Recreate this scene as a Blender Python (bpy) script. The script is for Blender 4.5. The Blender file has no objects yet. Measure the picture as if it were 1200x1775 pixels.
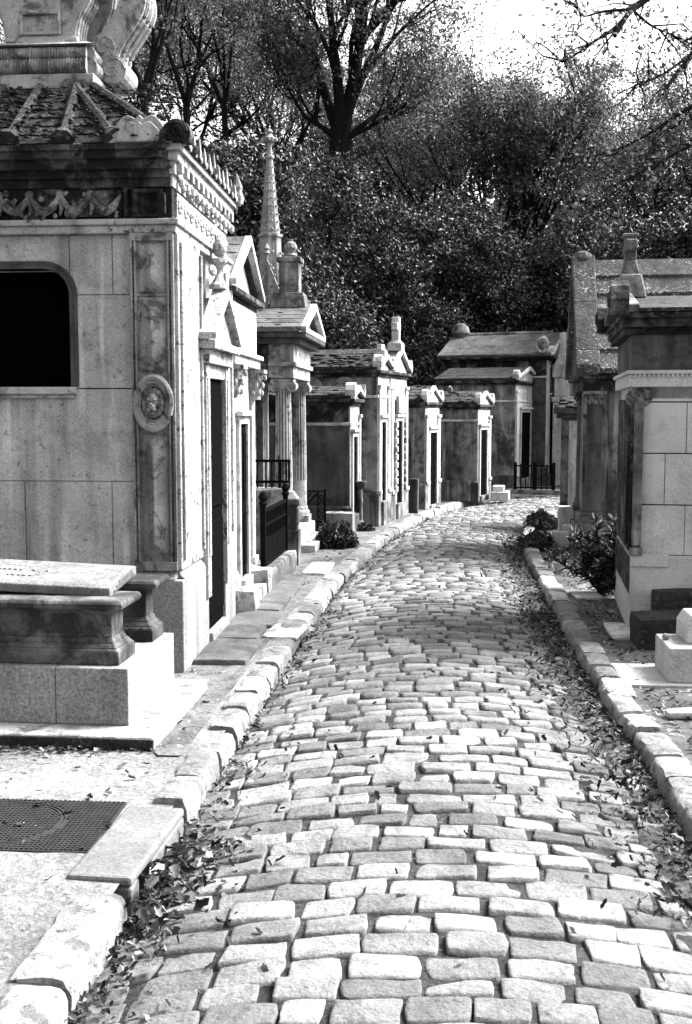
import bpy, bmesh, math, random
import numpy as np
from mathutils import Vector, Matrix, noise
R = math.radians
sc = bpy.context.scene
col = sc.collection

SKY_S, SUN_S, EXPO = .05, 1.5, 3.75
# ------------------------------------------------------------------ camera model
F, CX, CY, H = 1900.0, 600.0, 887.5, 1.8
T = math.atan(172 / 1900)
CAM = Vector((0, 0, H)); FW = Vector((0, math.cos(T), -math.sin(T))); UP = Vector((0, math.sin(T), math.cos(T)))
def ray(px, py): return Vector((1, 0, 0)) * ((px - CX) / F) + UP * ((CY - py) / F) + FW
def on_z(px, py, z):
    d = ray(px, py); return CAM + d * ((z - H) / d.z)
def on_y(px, py, Y):
    d = ray(px, py); return CAM + d * (Y / d.y)
def zat(y, py):
    k = (CY - py) / F
    return H + y * (k * math.cos(T) - math.sin(T)) / (math.cos(T) + k * math.sin(T))

cam_d = bpy.data.cameras.new('camera'); cam = bpy.data.objects.new('camera', cam_d); col.objects.link(cam)
cam.location = CAM; cam.rotation_euler = (R(90) - T, 0, 0)
cam_d.sensor_fit = 'VERTICAL'; cam_d.sensor_height = 36; cam_d.lens = 36 * F / 1775
cam_d.clip_start = 0.05; cam_d.clip_end = 2000
sc.camera = cam

# ------------------------------------------------------------------ helpers
def tag(o, label=None, cat=None, group=None, kind=None):
    if label: o['label'] = label
    if cat: o['category'] = cat
    if group: o['group'] = group
    if kind: o['kind'] = kind
    return o
def empty(name, loc, rz=0):
    o = bpy.data.objects.new(name, None); o.empty_display_size = .2
    o.location = loc; o.rotation_euler = (0, 0, rz); col.objects.link(o); return o

class MB:
    def __init__(s): s.v = []; s.f = []
    def add(s, vs, fs):
        o = len(s.v); s.v += [tuple(v) for v in vs]; s.f += [tuple(i + o for i in f) for f in fs]
    def box(s, x0, x1, y0, y1, z0, z1):
        s.add([(x0,y0,z0),(x1,y0,z0),(x1,y1,z0),(x0,y1,z0),(x0,y0,z1),(x1,y0,z1),(x1,y1,z1),(x0,y1,z1)],
              [(0,3,2,1),(4,5,6,7),(0,1,5,4),(1,2,6,5),(2,3,7,6),(3,0,4,7)])
        return s
    def frus(s, a, b):   # two rects (x0,x1,y0,y1,z)
        v = []
        for x0, x1, y0, y1, z in (a, b): v += [(x0,y0,z),(x1,y0,z),(x1,y1,z),(x0,y1,z)]
        s.add(v, [(0,3,2,1),(4,5,6,7),(0,1,5,4),(1,2,6,5),(2,3,7,6),(3,0,4,7)]); return s
    def prism(s, poly, ax, a, b):
        n = len(poly)
        m = {'x': lambda p, t: (t, p[0], p[1]), 'y': lambda p, t: (p[0], t, p[1]), 'z': lambda p, t: (p[0], p[1], t)}[ax]
        v = [m(p, a) for p in poly] + [m(p, b) for p in poly]
        s.add(v, [tuple(range(n))[::-1], tuple(range(n, 2*n))] + [(i, (i+1) % n, n+(i+1) % n, n+i) for i in range(n)]); return s
    def loft(s, rings, closed=True):
        n = len(rings[0]); o = []
        for r in rings: o += list(r)
        f = [(k*n+i, k*n+(i+1) % n, (k+1)*n+(i+1) % n, (k+1)*n+i) for k in range(len(rings)-1) for i in range(n)]
        if closed: f += [tuple(range(n))[::-1], tuple(range((len(rings)-1)*n, len(rings)*n))]
        s.add(o, f); return s
    def lathe(s, prof, c=(0, 0, 0), n=16, mod=None):
        rings = []
        for r, z in prof:
            rings.append([(c[0] + (r * (mod(i / n, z) if mod else 1)) * math.cos(2*math.pi*i/n),
                           c[1] + (r * (mod(i / n, z) if mod else 1)) * math.sin(2*math.pi*i/n), c[2] + z) for i in range(n)])
        return s.loft(rings)
    def tube(s, pts, rad, n=6):
        pts = [Vector(p) for p in pts]; rings = []
        if not hasattr(rad, '__len__'): rad = [rad] * len(pts)
        for i, p in enumerate(pts):
            d = (pts[min(i+1, len(pts)-1)] - pts[max(i-1, 0)]).normalized()
            a = d.cross(Vector((.31, .17, .93)) if abs(d.z) < .9 else Vector((1, .1, 0))).normalized(); b = d.cross(a)
            rings.append([tuple(p + (a*math.cos(2*math.pi*k/n) + b*math.sin(2*math.pi*k/n)) * rad[i]) for k in range(n)])
        return s.loft(rings)
    def ball(s, c, r, sc_=(1, 1, 1), n=10):
        m = n // 2 + 1
        rings = []
        for k in range(m):
            t = -math.pi/2 + math.pi * (k + .15) / (m - .7)
            rings.append([(c[0] + r*sc_[0]*math.cos(t)*math.cos(2*math.pi*i/n), c[1] + r*sc_[1]*math.cos(t)*math.sin(2*math.pi*i/n),
                           c[2] + r*sc_[2]*math.sin(t)) for i in range(n)])
        return s.loft(rings)
    def rough(s, x0, x1, y0, y1, z0, z1, n=6, amp=.01, rnd=.03, seed=0):   # weathered block with rounded, uneven faces
        C = Vector(((x0+x1)/2, (y0+y1)/2, (z0+z1)/2)); hs = Vector(((x1-x0)/2, (y1-y0)/2, (z1-z0)/2))
        for axis in range(3):
            for sg in (-1, 1):
                vs = []
                for i in range(n+1):
                    for j in range(n+1):
                        p = [0, 0, 0]; p[axis] = sg; p[(axis+1) % 3] = -1 + 2*i/n; p[(axis+2) % 3] = -1 + 2*j/n
                        q = Vector((p[0]*hs.x, p[1]*hs.y, p[2]*hs.z))
                        inner = Vector([max(-hs[a]+rnd, min(hs[a]-rnd, q[a])) for a in range(3)])
                        d = q - inner
                        if d.length > rnd: q = inner + d.normalized() * rnd
                        w = C + q; nn = noise.noise_vector(w*5 + Vector((seed, 0, 0))) + .5*noise.noise_vector(w*14 + Vector((seed, 0, 0)))
                        vs.append(w + nn * amp)
                s.add(vs, [(i*(n+1)+j, (i+1)*(n+1)+j, (i+1)*(n+1)+j+1, i*(n+1)+j+1) for i in range(n) for j in range(n)])
        return s
    def build(s, name, mat, parent=None, bevel=0, smooth=False, loc=None, rz=0, recalc=True, weld=False, seg=2):
        me = bpy.data.meshes.new(name); me.from_pydata(s.v, [], s.f)
        if recalc or weld:
            bm = bmesh.new(); bm.from_mesh(me)
            if weld: bmesh.ops.remove_doubles(bm, verts=bm.verts, dist=1e-4)
            bmesh.ops.recalc_face_normals(bm, faces=bm.faces); bm.to_mesh(me); bm.free()
        if smooth:
            me.shade_smooth(); me.set_sharp_from_angle(angle=R(38))
        me.materials.append(mat)
        o = bpy.data.objects.new(name, me); col.objects.link(o)
        if parent: o.parent = parent
        if loc is not None: o.location = loc
        o.rotation_euler = (0, 0, rz)
        if bevel:
            m = o.modifiers.new('edge', 'BEVEL'); m.width = bevel; m.segments = seg; m.limit_method = 'ANGLE'; m.angle_limit = R(40)
        return o

def quads_mesh(name, V, nper, faces_per, mat, parent=None, loc=None):
    """V: (k*nper,3) array; faces_per: list of index tuples (all same length) inside one item"""
    k = len(V) // nper; fl = len(faces_per[0])
    fp = np.array(faces_per, dtype=np.int32)
    idx = (np.arange(k, dtype=np.int32)[:, None, None] * nper + fp[None]).reshape(-1)
    me = bpy.data.meshes.new(name); me.vertices.add(len(V)); me.vertices.foreach_set('co', np.asarray(V, dtype=np.float32).reshape(-1))
    nf = k * len(faces_per)
    me.loops.add(nf * fl); me.loops.foreach_set('vertex_index', idx)
    me.polygons.add(nf); me.polygons.foreach_set('loop_start', np.arange(nf, dtype=np.int32) * fl)
    me.update(calc_edges=True); me.materials.append(mat)
    o = bpy.data.objects.new(name, me); col.objects.link(o)
    if parent: o.parent = parent
    if loc is not None: o.location = loc
    return o

# ------------------------------------------------------------------ materials (a black-and-white world: greys only)
def g4(v): return (v, v, v, 1)
class NT:
    def __init__(s, name):
        s.m = bpy.data.materials.new(name); s.m.use_nodes = True; s.t = s.m.node_tree; s.t.nodes.clear()
        s.out = s.t.nodes.new('ShaderNodeOutputMaterial')
    def n(s, typ, **kw):
        nd = s.t.nodes.new('ShaderNode' + typ)
        for k, v in kw.items():
            if k.startswith('i_'):
                key = k[2:]; key = int(key) if key.isdigit() else key.replace('_', ' ')
                if isinstance(v, bpy.types.NodeSocket): s.t.links.new(v, nd.inputs[key])
                else: nd.inputs[key].default_value = v
            else: setattr(nd, k, v)
        return nd
    def math(s, op, a, b=0.0, clamp=False):
        return s.n('Math', operation=op, use_clamp=clamp, i_0=a, i_1=b).outputs[0]
    def ramp(s, x, lo, hi):   # 0..1 between lo and hi
        return s.n('MapRange', i_Value=x, i_From_Min=lo, i_From_Max=hi).outputs[0]
    def mix(s, f, a, b):      # scalar mix
        nd = s.n('Mix', data_type='FLOAT'); 
        for i, v in ((0, f), (2, a), (3, b)):
            if isinstance(v, bpy.types.NodeSocket): s.t.links.new(v, nd.inputs[i])
            else: nd.inputs[i].default_value = v
        return nd.outputs[0]
    def noise(s, vec, scale, detail=4, rough=.55, dist=0):
        return s.n('TexNoise', i_Vector=vec, i_Scale=scale, i_Detail=detail, i_Roughness=rough, i_Distortion=dist).outputs['Fac']

def stone(name, lo, hi, scale=1.6, streak=.0, sdark=.05, slight=.0, speck=.12, pits=.0, lichen=0.0, lich_v=.5, dirt=0.0, dirt_v=.04, dirt_scale=3,
          rough=.85, bump=.25, island=0.0, fine=90, dcut=(.5, .6), bdist=.03, bscale=22, lscale=17):
    N = NT(name)
    tc = N.n('TexCoord').outputs['Object']
    rnd = N.n('ObjectInfo').outputs['Random']
    off = N.n('VectorMath', operation='ADD', i_0=tc, i_1=N.n('CombineXYZ', i_X=N.math('MULTIPLY', rnd, 37.), i_Y=N.math('MULTIPLY', rnd, 11.)).outputs[0]).outputs[0]
    big = N.ramp(N.noise(off, scale, 6, .6), .32, .68)
    c = N.mix(big, lo, hi)
    if island:
        ri = N.n('NewGeometry').outputs['Random Per Island']
        c = N.math('MULTIPLY', c, N.mix(ri, 1 - island, 1 + island))
    if streak:
        sv = N.n('VectorMath', operation='MULTIPLY', i_0=off, i_1=(5.5, 5.5, .45)).outputs[0]
        st = N.ramp(N.noise(sv, 1.0, 5, .6), .5, .68)
        c = N.mix(N.math('MULTIPLY', st, streak), c, sdark)
        if slight:
            sv2 = N.n('VectorMath', operation='MULTIPLY', i_0=off, i_1=(7.3, 7.3, .6)).outputs[0]
            st2 = N.ramp(N.noise(sv2, 1.3, 3, .5), .56, .7)
            c = N.mix(N.math('MULTIPLY', st2, slight), c, hi * 1.5)
    if dirt:
        d = N.ramp(N.noise(off, dirt_scale, 10, .72, .4), *dcut)
        c = N.mix(N.math('MULTIPLY', d, dirt), c, dirt_v)
    if pits:
        p = N.ramp(N.noise(off, 26, 3, .6), .62, .68)
        c = N.mix(N.math('MULTIPLY', p, pits), c, .02)
    if lichen:
        l = N.ramp(N.noise(off, lscale, 3, .5, .2), .585, .63)
        l2 = N.ramp(N.noise(off, 2.5, 2, .5), .35, .6)
        c = N.mix(N.math('MULTIPLY', N.math('MULTIPLY', l, l2), lichen), c, lich_v)
    fn = N.noise(off, fine, 4, .7)
    c = N.math('MULTIPLY', c, N.mix(N.ramp(fn, .3, .7), 1 - speck, 1 + speck))
    cc = N.n('CombineColor', i_Red=c, i_Green=c, i_Blue=c).outputs[0]
    h = N.math('ADD', N.noise(off, bscale, 8, .7), N.math('MULTIPLY', N.noise(off, 4, 4, .6), 1.5))
    bp = N.n('Bump', i_Strength=bump, i_Distance=bdist, i_Height=h).outputs[0]
    b = N.n('BsdfPrincipled', i_Base_Color=cc, i_Roughness=rough, i_Normal=bp); b.inputs['Specular IOR Level'].default_value = .25
    N.t.links.new(b.outputs[0], N.out.inputs[0]); return N.m

def plain(name, v, rough=.6, metal=0, spec=.3, nz=.3, scale=30):
    N = NT(name); tc = N.n('TexCoord').outputs['Object']
    c = N.math('MULTIPLY', v, N.mix(N.noise(tc, scale, 5, .6), 1 - nz, 1 + nz))
    cc = N.n('CombineColor', i_Red=c, i_Green=c, i_Blue=c).outputs[0]
    bp = N.n('Bump', i_Strength=.2, i_Distance=.01, i_Height=N.noise(tc, scale*1.7, 4)).outputs[0]
    if spec < .05: b = N.n('BsdfDiffuse', i_Color=cc, i_Normal=bp)
    else:
        b = N.n('BsdfPrincipled', i_Base_Color=cc, i_Roughness=rough, i_Metallic=metal, i_Normal=bp); b.inputs['Specular IOR Level'].default_value = spec
    N.t.links.new(b.outputs[0], N.out.inputs[0]); return N.m

def leafmat(name, lo, hi, trans=.3, rough=.45, spec=.4):
    N = NT(name)
    ri = N.n('NewGeometry').outputs['Random Per Island']
    c = N.mix(N.math('POWER', ri, 3.0), lo, hi)
    cc = N.n('CombineColor', i_Red=c, i_Green=c, i_Blue=c).outputs[0]
    b = N.n('BsdfPrincipled', i_Base_Color=cc, i_Roughness=rough); b.inputs['Specular IOR Level'].default_value = spec
    t = N.n('BsdfTranslucent', i_Color=cc)
    mx = N.n('MixShader', i_0=trans, i_1=b.outputs[0], i_2=t.outputs[0])
    N.t.links.new(mx.outputs[0], N.out.inputs[0]); return N.m

M = {
 'wall': stone('ashlar limestone', .24, .42, 1.3, streak=.65, sdark=.09, slight=.45, speck=.36, fine=110, pits=.5, dirt=.3, dirt_v=.05, bump=.3),
 'ornate': stone('carved weathered limestone', .27, .50, 2.2, streak=.6, sdark=.06, speck=.25, dirt=.9, dirt_v=.03, dirt_scale=11, dcut=(.55,.61), pits=.7, bump=.9, bdist=.05),
 'crust_and_shade': stone('black crusted and painted-shade limestone', .015, .20, 3.6, streak=.6, sdark=.006, slight=.4, speck=.4, dirt=.97, dirt_v=.004, dirt_scale=3.8, dcut=(.40, .53), bump=1.0, bdist=.07, bscale=15),  # black crusting; also paints shade under eaves and on shaded faces
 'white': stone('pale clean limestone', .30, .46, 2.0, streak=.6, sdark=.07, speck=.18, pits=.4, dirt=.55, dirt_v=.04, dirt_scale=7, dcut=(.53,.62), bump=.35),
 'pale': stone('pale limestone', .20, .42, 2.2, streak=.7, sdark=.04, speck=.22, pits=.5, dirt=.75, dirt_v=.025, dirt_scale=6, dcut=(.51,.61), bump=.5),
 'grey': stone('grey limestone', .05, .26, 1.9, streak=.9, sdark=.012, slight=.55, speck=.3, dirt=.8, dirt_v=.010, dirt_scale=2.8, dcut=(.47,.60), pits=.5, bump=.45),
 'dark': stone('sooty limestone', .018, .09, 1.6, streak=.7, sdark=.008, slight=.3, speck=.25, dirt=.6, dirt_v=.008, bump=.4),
 'smooth': stone('smooth dressed stone', .30, .46, 1.1, streak=.35, sdark=.12, speck=.32, fine=110, dirt=.2, dirt_v=.07, bump=.15),
 'granite': stone('grey granite', .15, .23, 2.0, streak=.45, sdark=.05, speck=.6, fine=60, bump=.1),
 'granite_pale': stone('pale granite', .28, .42, 2.0, speck=.35, fine=70, streak=.3, sdark=.12, dirt=.2, dirt_v=.08, bump=.15),
 'mossy': stone('mossy dark stone', .008, .03, 6, speck=.5, dirt=.5, dirt_v=.004, lichen=.4, lich_v=.12, lscale=30, bump=.9),
 'roof': stone('mossy roof stone', .008, .045, 7, speck=.5, dirt=.8, dirt_v=.003, lichen=.6, lich_v=.18, lscale=30, bump=1.0, bdist=.06),
 'roof_grey': stone('weathered roof slab', .05, .11, 4, speck=.4, dirt=.7, dirt_v=.012, lichen=.4, lich_v=.25, lscale=30, bump=.8),
 'roof_lichen': stone('lichen speckled roof slab', .03, .08, 3, speck=.4, pits=.95, lichen=.9, lich_v=.36, lscale=34, dirt=.5, dirt_v=.008, dirt_scale=9, bump=.6),
 'kerb': stone('worn kerb granite', .12, .26, 2.5, speck=.35, pits=.8, dirt=.65, dirt_v=.04, dirt_scale=8, island=.45, bump=.7),
 'cobble': stone('worn sandstone setts', .10, .20, 5, speck=.32, island=.45, pits=.35, dirt=.45, dirt_v=.03, dirt_scale=9, dcut=(.53,.66), bump=.8, bdist=.04, fine=85),
 'iron': plain('wrought iron', .006, .7, 0, .04),
 'door': plain('shadow black door', .004, .7, 0, .03),  # near-black colour carries the deep shadow of the doorways
 'void': plain('unlit opening black', .001, .6, 0, .01),  # flat black stands for the unlit inside of window and drain
 'bark': plain('bark', .010, .9, 0, .03, .5, 8),
 'leaf': leafmat('autumn leaves', .03, .24, .28, .6, .2),
 'leaf_thin': leafmat('thin high leaves', .04, .26, .32, .6, .2),
 'laurel': leafmat('glossy laurel leaves', .005, .11, .10, .5, .2),
 'litter': leafmat('fallen leaves', .010, .22, .08, .7, .15),
 'crust_pale': stone('rain streaked limestone', .02, .15, 2.4, streak=.95, sdark=.004, slight=.55, speck=.3, dirt=.8, dirt_v=.006, dirt_scale=4, dcut=(.44,.57), bump=.5),
 'iron_plate': plain('cast iron plate', .03, .6, .0, .04, .5, 20),
 'granite_pale2': stone('drain granite', .085, .14, 2.0, speck=.4, fine=80, dirt=.3, dirt_v=.04, dirt_scale=7, bump=.2),
 'grey_flag': stone('grey flagstone', .04, .12, 2.5, speck=.35, dirt=.5, dirt_v=.015, bump=.6),
 'pilaster': stone('sunk panel limestone', .10, .30, 1.9, streak=.7, sdark=.025, speck=.3, dirt=.75, dirt_v=.012, dirt_scale=6, dcut=(.52,.61), pits=.5, bump=.5),
 'earth': stone('trodden earth', .05, .17, 1.5, speck=.5, fine=45, dirt=.6, dirt_v=.025, dirt_scale=7, pits=.4, bump=.9),
 'swag': stone('eroded garland stone', .10, .36, 6, streak=.4, sdark=.03, speck=.3, dirt=.85, dirt_v=.012, dirt_scale=11, dcut=(.48,.58), bump=1, bdist=.05),
 'lid': stone('speckled lid granite', .10, .18, 3, streak=.45, sdark=.04, speck=.5, fine=80, dirt=.5, dirt_v=.035, dirt_scale=6, bump=.25),
 'spire': stone('weathered spire stone', .12, .30, 3, streak=.6, sdark=.03, speck=.25, dirt=.6, dirt_v=.02, dirt_scale=6, dcut=(.52,.62), bump=.5),
 'terracotta': stone('pale clay pot', .35, .5, 6, speck=.1),
}
# ------------------------------------------------------------------ road, kerbs, verges
def cr(pts, n=24):
    pts = [Vector(p) for p in pts]; out = []
    for i in range(len(pts)-1):
        p0, p1, p2, p3 = pts[max(i-1,0)], pts[i], pts[i+1], pts[min(i+2,len(pts)-1)]
        for k in range(n):
            t = k/n
            out.append(.5*((2*p1) + (p2-p0)*t + (2*p0-5*p1+4*p2-p3)*t*t + (3*p1-p0-3*p2+p3)*t**3))
    out.append(pts[-1]); return out
def xy(p): return Vector((p[0], p[1]))
KZ = .11
lp = [(150,1660),(300,1430),(410,1265),(510,1110),(560,1040),(600,990),(640,955),(700,910),(780,875),(880,855),(960,848)]
LK = [Vector((-1.00,0.2)), Vector((-.90,2.0))] + [xy(on_z(a,b,KZ)) for a,b in lp] + [Vector((8,24.6)), Vector((14,25.2))]
rp = [(1180,1400),(1105,1275),(1030,1170),(940,1010),(908,950)]
RK = [Vector((1.05,0.2)), Vector((1.20,2.0))] + [xy(on_z(a,b,KZ)) for a,b in rp] + [Vector((2.45,15.2)), Vector((2.90,16.9)), Vector((4.3,18.6)), Vector((6.5,19.8)), Vector((9,20.4)), Vector((14,21.2))]
def resample(poly, step):
    d = [0]
    for a, b in zip(poly, poly[1:]): d.append(d[-1] + (b-a).length)
    n = max(2, int(d[-1]/step)); out = []; j = 0
    for i in range(n+1):
        s = d[-1]*i/n
        while j < len(d)-2 and d[j+1] < s: j += 1
        out.append(poly[j].lerp(poly[j+1], (s-d[j])/max(1e-6, d[j+1]-d[j])))
    return out
LC = resample(cr(LK), .05); RC = resample(cr(RK), .05)
# centre line paired by fraction of length (piecewise: match near part by Y, far part by fraction)
NS = 700
def frac(poly, t):
    f = t*(len(poly)-1); i = min(int(f), len(poly)-2); return poly[i].lerp(poly[i+1], f-i)
# pair up to the bend by equal y, later by fraction
def idx_at_y(poly, y):
    for i, p in enumerate(poly):
        if p.y >= y: return i
    return len(poly)-1
iL, iR = idx_at_y(LC, 12.0), idx_at_y(RC, 12.0)
def pair(t):     # t in 0..1 -> (left, right)
    if t < .5:
        u = t/.5; y = .2 + (12.0-.2)*u
        a = LC[min(iL, idx_at_y(LC, y))]; b = RC[min(iR, idx_at_y(RC, y))]
        return a, b
    u = (t-.5)/.5
    return frac(LC[iL:], u), frac(RC[iR:], u)
prs = [pair(i/NS) for i in range(NS+1)]
# smooth arrays
PL = np.array([[p[0].x, p[0].y] for p in prs]); PR = np.array([[p[1].x, p[1].y] for p in prs])
CL = (PL+PR)/2; cum = np.concatenate([[0], np.cumsum(np.linalg.norm(np.diff(CL, axis=0), axis=1))])
def road_at(s, l):       # s metres along, l 0..1 across (left to right)
    ax = np.interp(s, cum, PL[:,0]); ay = np.interp(s, cum, PL[:,1]); bx = np.interp(s, cum, PR[:,0]); by = np.interp(s, cum, PR[:,1])
    return ax+(bx-ax)*l, ay+(by-ay)*l
def crown(l): return .11*(1-(2*l-1)**2) - .01
rd = random.Random(5)
def build_road():
    bed = []; fs = []; m = 9
    ss = np.arange(0, cum[-1], .12)
    for s in ss:
        for j in range(m):
            l = j/(m-1); x, y = road_at(s, l); bed.append((x, y, crown(l)-.009))
    for i in range(len(ss)-1):
        for j in range(m-1): fs.append((i*m+j, i*m+j+1, (i+1)*m+j+1, (i+1)*m+j))
    b = MB(); b.add(bed, fs)
    b.build('road_bed', stone('joint grit', .006, .035, 9, speck=.6, fine=45, dirt=.5, dirt_v=.006, dirt_scale=14, lichen=.5, lich_v=.10, lscale=60, bump=.9), recalc=True)
    tag(bpy.data.objects['road_bed'], kind='structure')
    V = []; Fc = []
    s = 1.2
    row = 0
    while s < cum[-1]-.3:
        dy = rd.uniform(.116, .152)
        xl, yl = road_at(s, 0); xr, yr = road_at(s, 1); wid = math.hypot(xr-xl, yr-yl)
        near = yl < 10
        nx, ny = (9, 7) if yl < 6 else ((7, 5) if near else (5, 4))
        pos = -.02 - rd.uniform(0, .12) + .02
        skew = rd.uniform(-.012, .012)
        while pos < wid-.02:
            w = rd.uniform(.155, .245) if rd.random() > .1 else rd.uniform(.10, .15)
            a0, a1 = max(pos, -.0), min(pos+w, wid+.0)
            gap = rd.uniform(.005, .022) if rd.random() > .2 else rd.uniform(.025, .05)
            if a1-a0 > .05:
                h0 = rd.uniform(-.006, .008); tx, ty = rd.uniform(-.06, .06), rd.uniform(-.11, .09)
                gy = rd.uniform(.002, .009); rot = rd.uniform(-.03, .03)
                o0 = rd.uniform(-.008, .008)
                base = len(V); sd = rd.uniform(0, 100)
                cm = (a0+a1)/2; hx = (a1-a0)/2; hy = dy/2-gy
                dome = rd.uniform(.001, .008)
                for i in range(nx):
                    for j in range(ny):
                        u = -1+2*i/(nx-1); v = -1+2*j/(ny-1)
                        # push samples to the rim
                        uu = math.copysign(1-(1-abs(u))**3.2, u); vv = math.copysign(1-(1-abs(v))**3.2, v)
                        edge = max(abs(u), abs(v)) > .999
                        # rounded rectangle outline
                        rx = uu*hx*(1-.04*abs(vv)**4); ry = vv*hy*(1-.06*abs(uu)**5)
                        q = Vector((rx*9+sd, ry*9, sd))
                        wob = noise.noise(q)*.012+noise.noise(q*3)*.008; wob2 = noise.noise(q+Vector((7, 3, 1)))*.010+noise.noise(q*3+Vector((2, 8, 1)))*.008
                        lat = cm+rx+ry*rot+wob; al = s+o0+ry-rx*rot+skew*(lat/wid-.5)*2+wob2
                        l = lat/wid
                        x, y = road_at(al, l)
                        z = crown(l)+h0+rx*tx+ry*ty+dome*(1-abs(uu)**2.6)*(1-abs(vv)**2.6)+noise.noise(q*2.3)*.005+noise.noise(q*.7)*.006
                        if edge: z -= .022
                        V.append((x, y, z))
                for i in range(nx-1):
                    for j in range(ny-1): Fc.append((base+i*ny+j, base+(i+1)*ny+j, base+(i+1)*ny+j+1, base+i*ny+j+1))
            pos += w+gap
        s += dy
        row += 1
    me = bpy.data.meshes.new('cobbled_road'); me.from_pydata(V, [], Fc); me.shade_smooth(); me.materials.append(M['cobble'])
    o = bpy.data.objects.new('cobbled_road', me); col.objects.link(o); tag(o, kind='structure')
build_road()

def gutter_soil():
    V = []; Fc = []; ss = np.arange(1.5, cum[-1]-2, .06); n = 9
    for s in ss:
        xr, yr = road_at(s, 1)
        w = .20+.16*noise.noise(Vector((s*.9, 4, 0)))+.10*noise.noise(Vector((s*3.1, 9, 0)))
        w = max(.05, w + (.08 if 6 < yr < 16 else 0))
        for j in range(n):
            t = j/(n-1); l = 1-(w*t)/2.1; x, y = road_at(s, l)
            V.append((x, y, crown(l)+.030*(1-t**2.2)+.010*noise.noise(Vector((x*14, y*14, 2)))+.012*noise.noise(Vector((x*5, y*5, 7)))-.006-.02*(t > .99)))
    for i in range(len(ss)-1):
        for j in range(n-1): Fc.append((i*n+j, i*n+j+1, (i+1)*n+j+1, (i+1)*n+j))
    b = MB(); b.add(V, Fc); o = b.build('gutter_soil', stone('gutter humus', .02, .09, 6, speck=.5, fine=40, dirt=.5, dirt_v=.01, dirt_scale=10, bump=1), smooth=True); tag(o, kind='structure')
gutter_soil()

def kerb(name, poly, side, seed, skip=None, width=.17, s_off=0):
    """side=-1: verge lies to the left of the line; stones swept along the line"""
    r = random.Random(seed); P = np.array([[p.x, p.y] for p in poly]); c = np.concatenate([[0], np.cumsum(np.linalg.norm(np.diff(P, axis=0), axis=1))])
    mb = MB(); s = .3+s_off
    while s < c[-1]-.6:
        L = r.uniform(.34, .62)
        y = np.interp(s, c, P[:,1])
        if skip and skip[0]-L*.5 < y < skip[1]: s += .05; continue
        w = width*r.uniform(.9, 1.15); zt = KZ+r.uniform(-.012, .014); off = r.uniform(-.012, .012); tilt = r.uniform(-.03, .03)
        K = 10 if y < 9 else 6
        prof = [(0, -.10), (.0, -.02), (-.002, .55), (-.012, .80), (-.024, .955), (-.05, 1.0), (-.5*w, 1.01), (-w+.03, 1.0), (-w+.008, .93), (-w, .6), (-w, -.10)]
        rings = []; sd = r.uniform(0, 90)
        for k in range(K+1):
            t = k/K; e = 0
            ss_ = s + .006 + (L-.012)*t
            sh = 1.0
            if k in (0, K): sh = .94; 
            x = np.interp(ss_, c, P[:,0]); yy = np.interp(ss_, c, P[:,1])
            x2 = np.interp(ss_+.1, c, P[:,0]); y2 = np.interp(ss_+.1, c, P[:,1])
            d = Vector((x2-x, y2-yy)).normalized(); nrm = Vector((-d.y, d.x)) * (-side)   # towards verge is -prof
            ring = []
            for q, (a, z) in enumerate(prof):
                aa = (a+w/2)*sh-w/2; zz = z*zt*(sh if z > .5 else 1) + tilt*(t-.5)*(z > .5)
                w3 = Vector((aa*11+sd, ss_*8, z*3)); nz = noise.noise(w3)*.010+noise.noise(w3*2.7)*.006
                off2 = aa+off+nz
                ring.append((x+nrm.x*off2, yy+nrm.y*off2, zz+noise.noise(w3+Vector((9,9,9)))*.006+noise.noise(w3*3+Vector((9,9,9)))*.005))
            rings.append(ring)
        mb.loft(rings); s += L
    o = mb.build(name, M['kerb'], smooth=True); tag(o, kind='structure'); return o
# verge lies to the LEFT of left kerb: lateral direction sign
kerb('kerb_left', LC, 1, 11, skip=(3.62, 4.62))
kerb('kerb_right', RC, -1, 12, s_off=.12)

def verge(name, poly, sign, z, W, mat, n=22):
    P = poly[::4]; V = []; Fc = []
    for p in P:
        for j in range(n):
            t = (j/(n-1))**1.7; x = p.x + sign*(.1 + W*t); y = p.y - (0 if abs(p.x) < 3 else 0)
            zz = z + (noise.noise(Vector((x*1.3, y*1.3, 3)))*.012+noise.noise(Vector((x*6, y*6, 3)))*.006)
            if t > .97: zz -= .3
            V.append((x, y, zz))
    for i in range(len(P)-1):
        for j in range(n-1): Fc.append((i*n+j, i*n+j+1, (i+1)*n+j+1, (i+1)*n+j))
    b = MB(); b.add(V, Fc); o = b.build(name, mat, smooth=True); tag(o, kind='structure'); return o
sand = stone('sandy gravel', .085, .21, .9, speck=.5, fine=55, pits=.5, dirt=.55, dirt_v=.06, dirt_scale=5, dcut=(.52,.64), bump=.8)
soil = stone('leaf strewn earth', .03, .10, 2.2, speck=.5, fine=40, dirt=.5, dirt_v=.02, dirt_scale=8, lichen=.5, lich_v=.35, bump=.9)
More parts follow.
